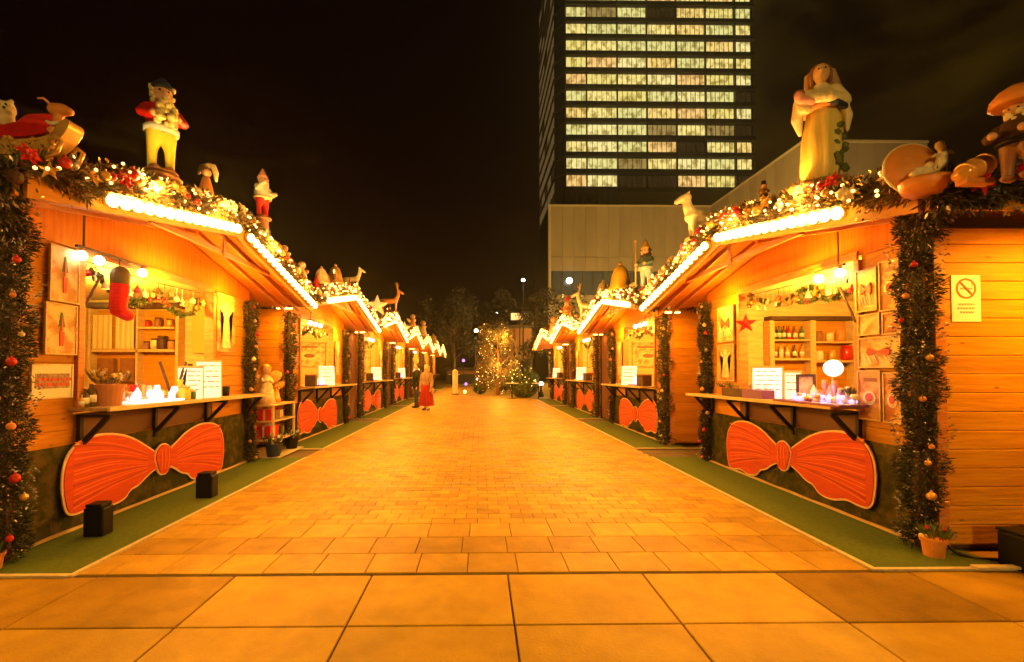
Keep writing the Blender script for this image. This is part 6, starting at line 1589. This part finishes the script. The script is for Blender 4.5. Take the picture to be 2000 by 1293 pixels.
# kiosk with lit fascia
def kiosk(lab_, px0, px1, py0, Y, m, lit, group='small buildings across the far street', name='kiosk', cat='kiosk'):
    a, c = at_y(px0, 700, Y).x, at_y(px1, 700, Y).x; z = at_y(px0, py0, Y).z
    t = thing(name, lab_, cat, ((a + c) / 2, Y, 0), 0, group); w2 = (c - a) / 2
    b = NB(); box(b, -w2, w2, 0, 3, 0, z); obj('walls', b, m, t); b = NB(); box(b, -w2 - .2, w2 + .2, -.4, 3.2, z + .001, z + .22); obj('roof', b, M_towerd, t)
    n = max(2, int(w2 * 2 / 1.6))
    for k in range(n):
        xa = -w2 + .2 + k * (2 * w2 - .2) / n
        b = NB(); box(b, xa, xa + (2 * w2) / n - .45, -.03, -.001, 1.0, min(z - .5, 2.4)); obj('window', b, lit if (k * 7 + int(px0)) % 3 else M_off, t)
    b = NB(); box(b, -w2 + .1, w2 - .1, -.12, -.035, min(z - .45, 2.6), z - .08); obj('fascia', b, M_brown, t)
    return t
M_shop = mat('shop_glow', (.8, .6, .3), .5, emit=(1.0, .55, .18), es=.55)
kiosk('low dark pavilion with a row of dim windows across the far street, left', 872, 935, 722, 46, M_towerd, M_shop)
kiosk('dark two-storey block with dim windows behind the lit tree', 930, 1010, 690, 58, M_towerd, M_off, name='far_block', cat='building')
k_ = kiosk('small shop with a warm lit canopy right of the lit tree', 992, 1040, 640, 48, M_towerd, M_shop, name='shop', cat='shop')
a, c = at_y(998, 612, 47.4), at_y(1032, 625, 47.4)
b = NB(); box(b, a.x, c.x, 47.2, 47.5, c.z, a.z); o = tag(obj('lit_canopy_sign', b, mat('sign_glow', (.8, .6, .3), .5, emit=(1.0, .62, .28), es=.9), None), 'small warm lit sign box above the shop right of the lit tree', 'sign')
b = NB(); bar(b, ((a.x + c.x) / 2, 47.35, 0), ((a.x + c.x) / 2, 47.35, c.z - .005), .1, .1); obj('post', b, M_iron, o)
# bollard-like lit column and coloured lights
p = at_z(889, 781, 0); p = Vector((at_y(889, 760, 26).x, 26, 0)); t = thing('lit_column', 'short glowing yellowish column at the end of the left row', 'lamp', p)
b = NB(); lathe(b, [(.16, 0), (.17, .05), (.15, .06), (.15, 1.28), (.18, 1.30), (.02, 1.42)], seg=14); obj('shade', b, mat('column_glow', (.7, .5, .2), .5, emit=(.9, .48, .10), es=.22), t, smooth=False)
b = NB(); lathe(b, [(.20, -.0), (.20, .05)], seg=14); obj('foot', b, M_iron, t)
for k, (px, py, Y, m, r_, lb) in enumerate([(905, 704, 44, mat('violet_point', (.5, .3, .8), .5, emit=(.5, .25, .9), es=1.5), .16, 'small violet lamp far behind the lit column'), (910, 750, 40, mat('violet_point'.replace('t_p', 't_p'), (.5, .3, .8)), .14, 'low violet lamp by the far kerb'),
                                          (932, 741, 28, M_lamp, .07, 'small white lamp at the foot of the lit tree, left side'), (908, 765, 27, M_fairy, .10, 'warm ground lamp near the lit column'), (970, 612, 60, M_cool, .16, 'pale lamp high in the dark behind the lit tree'), (945, 765, 27, M_fairy, .06, 'tiny warm ground lamp left of the lit tree')]):
    c = at_y(px, py, Y); t = thing('post_lamp', lb, 'lamp', (c.x, Y, 0), 0, 'small far lamps at the end of the aisle')
    b = NB(); ball(b, (0, 0, c.z), r_, 2); obj('globe', b, m, t, smooth=True)
    b = NB(); tube(b, [(0, 0, 0), (0, 0, max(.05, c.z - r_))], .025, 6, caps=False); obj('pole', b, M_iron, t)
# shrubs with lights and tables at the right end
def shrub(lab_, x, y, h, w_, seed, lights=24):
    t = thing('lit_shrub', lab_, 'shrub', (x, y, 0), 0, 'shrubs with fairy lights at the end of the aisle'); r = np.random.default_rng(seed); V = []; Fc = []; P = []
    for k in range(1500):
        d = r.normal(size=3); d /= np.linalg.norm(d); p = np.array([d[0] * w_ / 2, d[1] * w_ / 2, h * .55 + d[2] * h * .45]) * (1 + .12 * math.sin(d[0] * 7 + d[2] * 9)) * (r.random() ** .25); p[2] = max(p[2], .03)
        u = r.normal(size=3) * .05; v = r.normal(size=3) * .035; i0 = len(V); V += [tuple(p - u), tuple(p + v), tuple(p + u), tuple(p - v)]; Fc.append((i0, i0 + 1, i0 + 2, i0 + 3))
        if k < lights: P.append(tuple(p))
    me = bpy.data.meshes.new('leaves'); me.from_pydata(V, [], Fc); me.materials.append(M_leaf); link('leaves', me, t)['kind'] = 'stuff'
    b = NB(); tube(b, [(0, 0, 0), (0, 0, h * .6)], [.04, .02], 6); obj('stem', b, M_brown, t)
    b = NB()
    for p in P: ball(b, p, .028, 1)
    obj('fairy_lights', b, M_fairy, t, kind='stuff'); return t
shrub('pale-green lit shrub directly right of the lit tree', at_y(1012, 740, 23.5).x, 23.5, 1.35, 1.0, 51, 70)
shrub('taller lit shrub beside the last right booth', at_y(1036, 740, 23.8).x, 23.8, 1.5, .8, 52, 60)
shrub('low dark shrub between the lit tree and the last right booth', at_y(1024, 760, 22.9).x, 22.9, .8, 1.3, 53, 8)
shrub('small lit shrub to the left of the lit tree', at_y(938, 760, 26).x, 26, .8, .8, 54, 14)
for k, (px, Y) in enumerate(((1000, 22.2), (1052, 22.0))):
    x = at_y(px, 760, Y).x; t = thing('cafe_table', ['round white table left of the low dark shrub', 'round white table beside the last right booth'][k], 'table', (x, Y, 0), 0, 'round tables at the end of the aisle')
    b = NB(); lathe(b, [(.33, .72), (.33, .745), (.30, .75)], seg=20); obj('tabletop', b, M_white, t); b = NB(); tube(b, [(0, 0, .02), (0, 0, .72)], .025, 8, caps=False); obj('stem', b, M_iron, t); b = NB(); lathe(b, [(.22, 0), (.22, .012), (.03, .03)], seg=16); obj('foot', b, M_iron, t)
# ------------------------------------------------------------------ people at the left
def person(lab_, px, pyf, h, rotz, coat, legs, hair, shoes, skirt=False, bag=None, stride=.10):
    p = at_z(px, pyf, .013); t = thing('person', lab_, 'person', p, rotz, 'two people standing near the end of the left row'); H = h
    V = lambda x, y, z: (x * H, y * H, z * H)
    # body: one continuous surface, facing local -Y
    sh = [('t', [V(0, 0, .50), V(0, .005, .60), V(0, 0, .70), V(0, .0, .80)], [.085*H, .078*H, .088*H, .075*H]), ('t', [V(0, 0, .80), V(0, -.005, .87)], [.032*H, .030*H]), ('e', V(0, -.01, .925), (.052*H, .060*H, .072*H)), ('e', V(0, -.072, .918), (.010*H, .012*H, .014*H))]
    for sg in (-1, 1):
        st = stride * sg
        sh += [('t', [V(.05*sg, 0, .50), V(.052*sg, -st * .45 - .01, .28), V(.05*sg, -st, .055)], [.058*H, .040*H, .024*H]), ('t', [V(.05*sg, -st + .02, .025), V(.055*sg, -st - .07, .02)], [.022*H, .018*H]),
               ('t', [V(.095*sg, 0, .79), V(.135*sg, .01, .63), V(.125*sg, -.05, .49)], [.036*H, .028*H, .020*H]), ('t', [V(.125*sg, -.05, .48), V(.12*sg, -.065, .43)], [.018*H, .013*H])]
        for f in range(4): sh.append(('t', [V(.12*sg + (f - 1.5) * .008, -.062, .44), V(.118*sg + (f - 1.5) * .009, -.07, .405 + .004 * abs(f - 1.5))], [.0065*H, .005*H]))
    blob('body', sh, M_skin, t, .013)
    blob('coat', [('t', [V(0, 0, .48 if not skirt else .56), V(0, .005, .60), V(0, 0, .70), V(0, .0, .79)], [.102*H, .096*H, .102*H, .085*H])] + [('t', [V(.09*sg, 0, .785), V(.137*sg, .01, .63), V(.127*sg, -.045, .50)], [.047*H, .040*H, .032*H]) for sg in (-1, 1)] + [('t', [V(0, 0, .80), V(0, 0, .835)], [.045*H, .042*H])], coat, t, .014)
    if skirt:
        b = NB(); sg_ = 22; rg = []
        for r_, z in ((.095, .60), (.12, .50), (.145, .36), (.165, .20), (.17, .10)):
            rg.append([b.verts.new((H * r_ * (1 + .06 * math.sin(a * 7 + z * 5)) * math.cos(a), H * r_ * .85 * (1 + .06 * math.sin(a * 7)) * math.sin(a), z * H)) for a in [2 * math.pi * q / sg_ for q in range(sg_)]])
        for r0, r1 in zip(rg, rg[1:]):
            for q in range(sg_): b.faces.new((r0[q], r0[(q + 1) % sg_], r1[(q + 1) % sg_], r1[q]))
        obj('skirt', b, legs, t, smooth=True)
    else:
        blob('trousers', [('t', [V(.045*sg, 0, .53), V(.053*sg, -stride*sg * .45 - .01, .28), V(.05*sg, -stride*sg, .07)], [.068*H, .050*H, .038*H]) for sg in (-1, 1)], legs, t, .014)
    for sg in (-1, 1):
        b = NB(); tube(b, [V(.05*sg, -stride*sg*(.3 if skirt else 1) + .025, .026), V(.055*sg, -stride*sg*(.3 if skirt else 1) - .075, .022)], [.028*H, .022*H], 8); obj('shoe', b, shoes, t, smooth=True)
        b = NB(); ball(b, V(.018*sg, -.064, .932), .006*H, 1); obj('eye', b, M_black, t)
    b = NB(); ball(b, V(0, .012, .950), (.060*H, .064*H, .060*H), 2); 
    if skirt: ball(b, V(0, .045, .88), (.055*H, .035*H, .10*H), 2)
    obj('hair', b, hair, t, smooth=True)
    if bag:
        b = NB(); box(b, .14*H, .17*H, -.08*H, .06*H, .36*H, .47*H); o = obj('shoulder_bag', b, bag, t, bevel=.01)
        b = NB(); tube(b, [V(.155, -.04, .47), V(.10, 0, .80), V(.155, .04, .47)], .008, 6); obj('strap', b, bag, o)
    return t
person('person in a long black coat and dark trousers standing at the counter', 814, 796, 1.58, R(-60), M_black, M_navy, M_dark, M_black, False, None, .04)
person('person with light hair, pale top and long red skirt, right of the dark-coated one', 833, 801, 1.53, R(-20), mat('tan_cloth', (.34, .22, .13), .85, 0, (.22, .13, .08), 9, (1,1,1), .4), mat('red_cloth', (.34, .008, .008), .85, 0, (.20, .006, .006), 6, (3, 3, .5), .5), mat('light_hair', (.55, .33, .12), .6), M_dark, True, M_brown, .05)
# vertical dark booth-end screens are left to the garlands; mark the scene done
# ------------------------------------------------------------------ thin haze volume, added to give the lights a bloom
b = NB(); box(b, -150, 150, -28, 230, -1.3, 104); hz = obj('added_haze', b, None); tag(hz, kind='stuff')
m = bpy.data.materials.new('added_haze'); m.use_nodes = True; n = m.node_tree.nodes; n.clear()
o_ = n.new('ShaderNodeOutputMaterial'); pv = n.new('ShaderNodeVolumePrincipled'); pv.inputs['Color'].default_value = (.9, .85, .8, 1); pv.inputs['Density'].default_value = 0.0009; pv.inputs['Anisotropy'].default_value = .88
m.node_tree.links.new(pv.outputs[0], o_.inputs['Volume']); hz.data.materials.append(m)
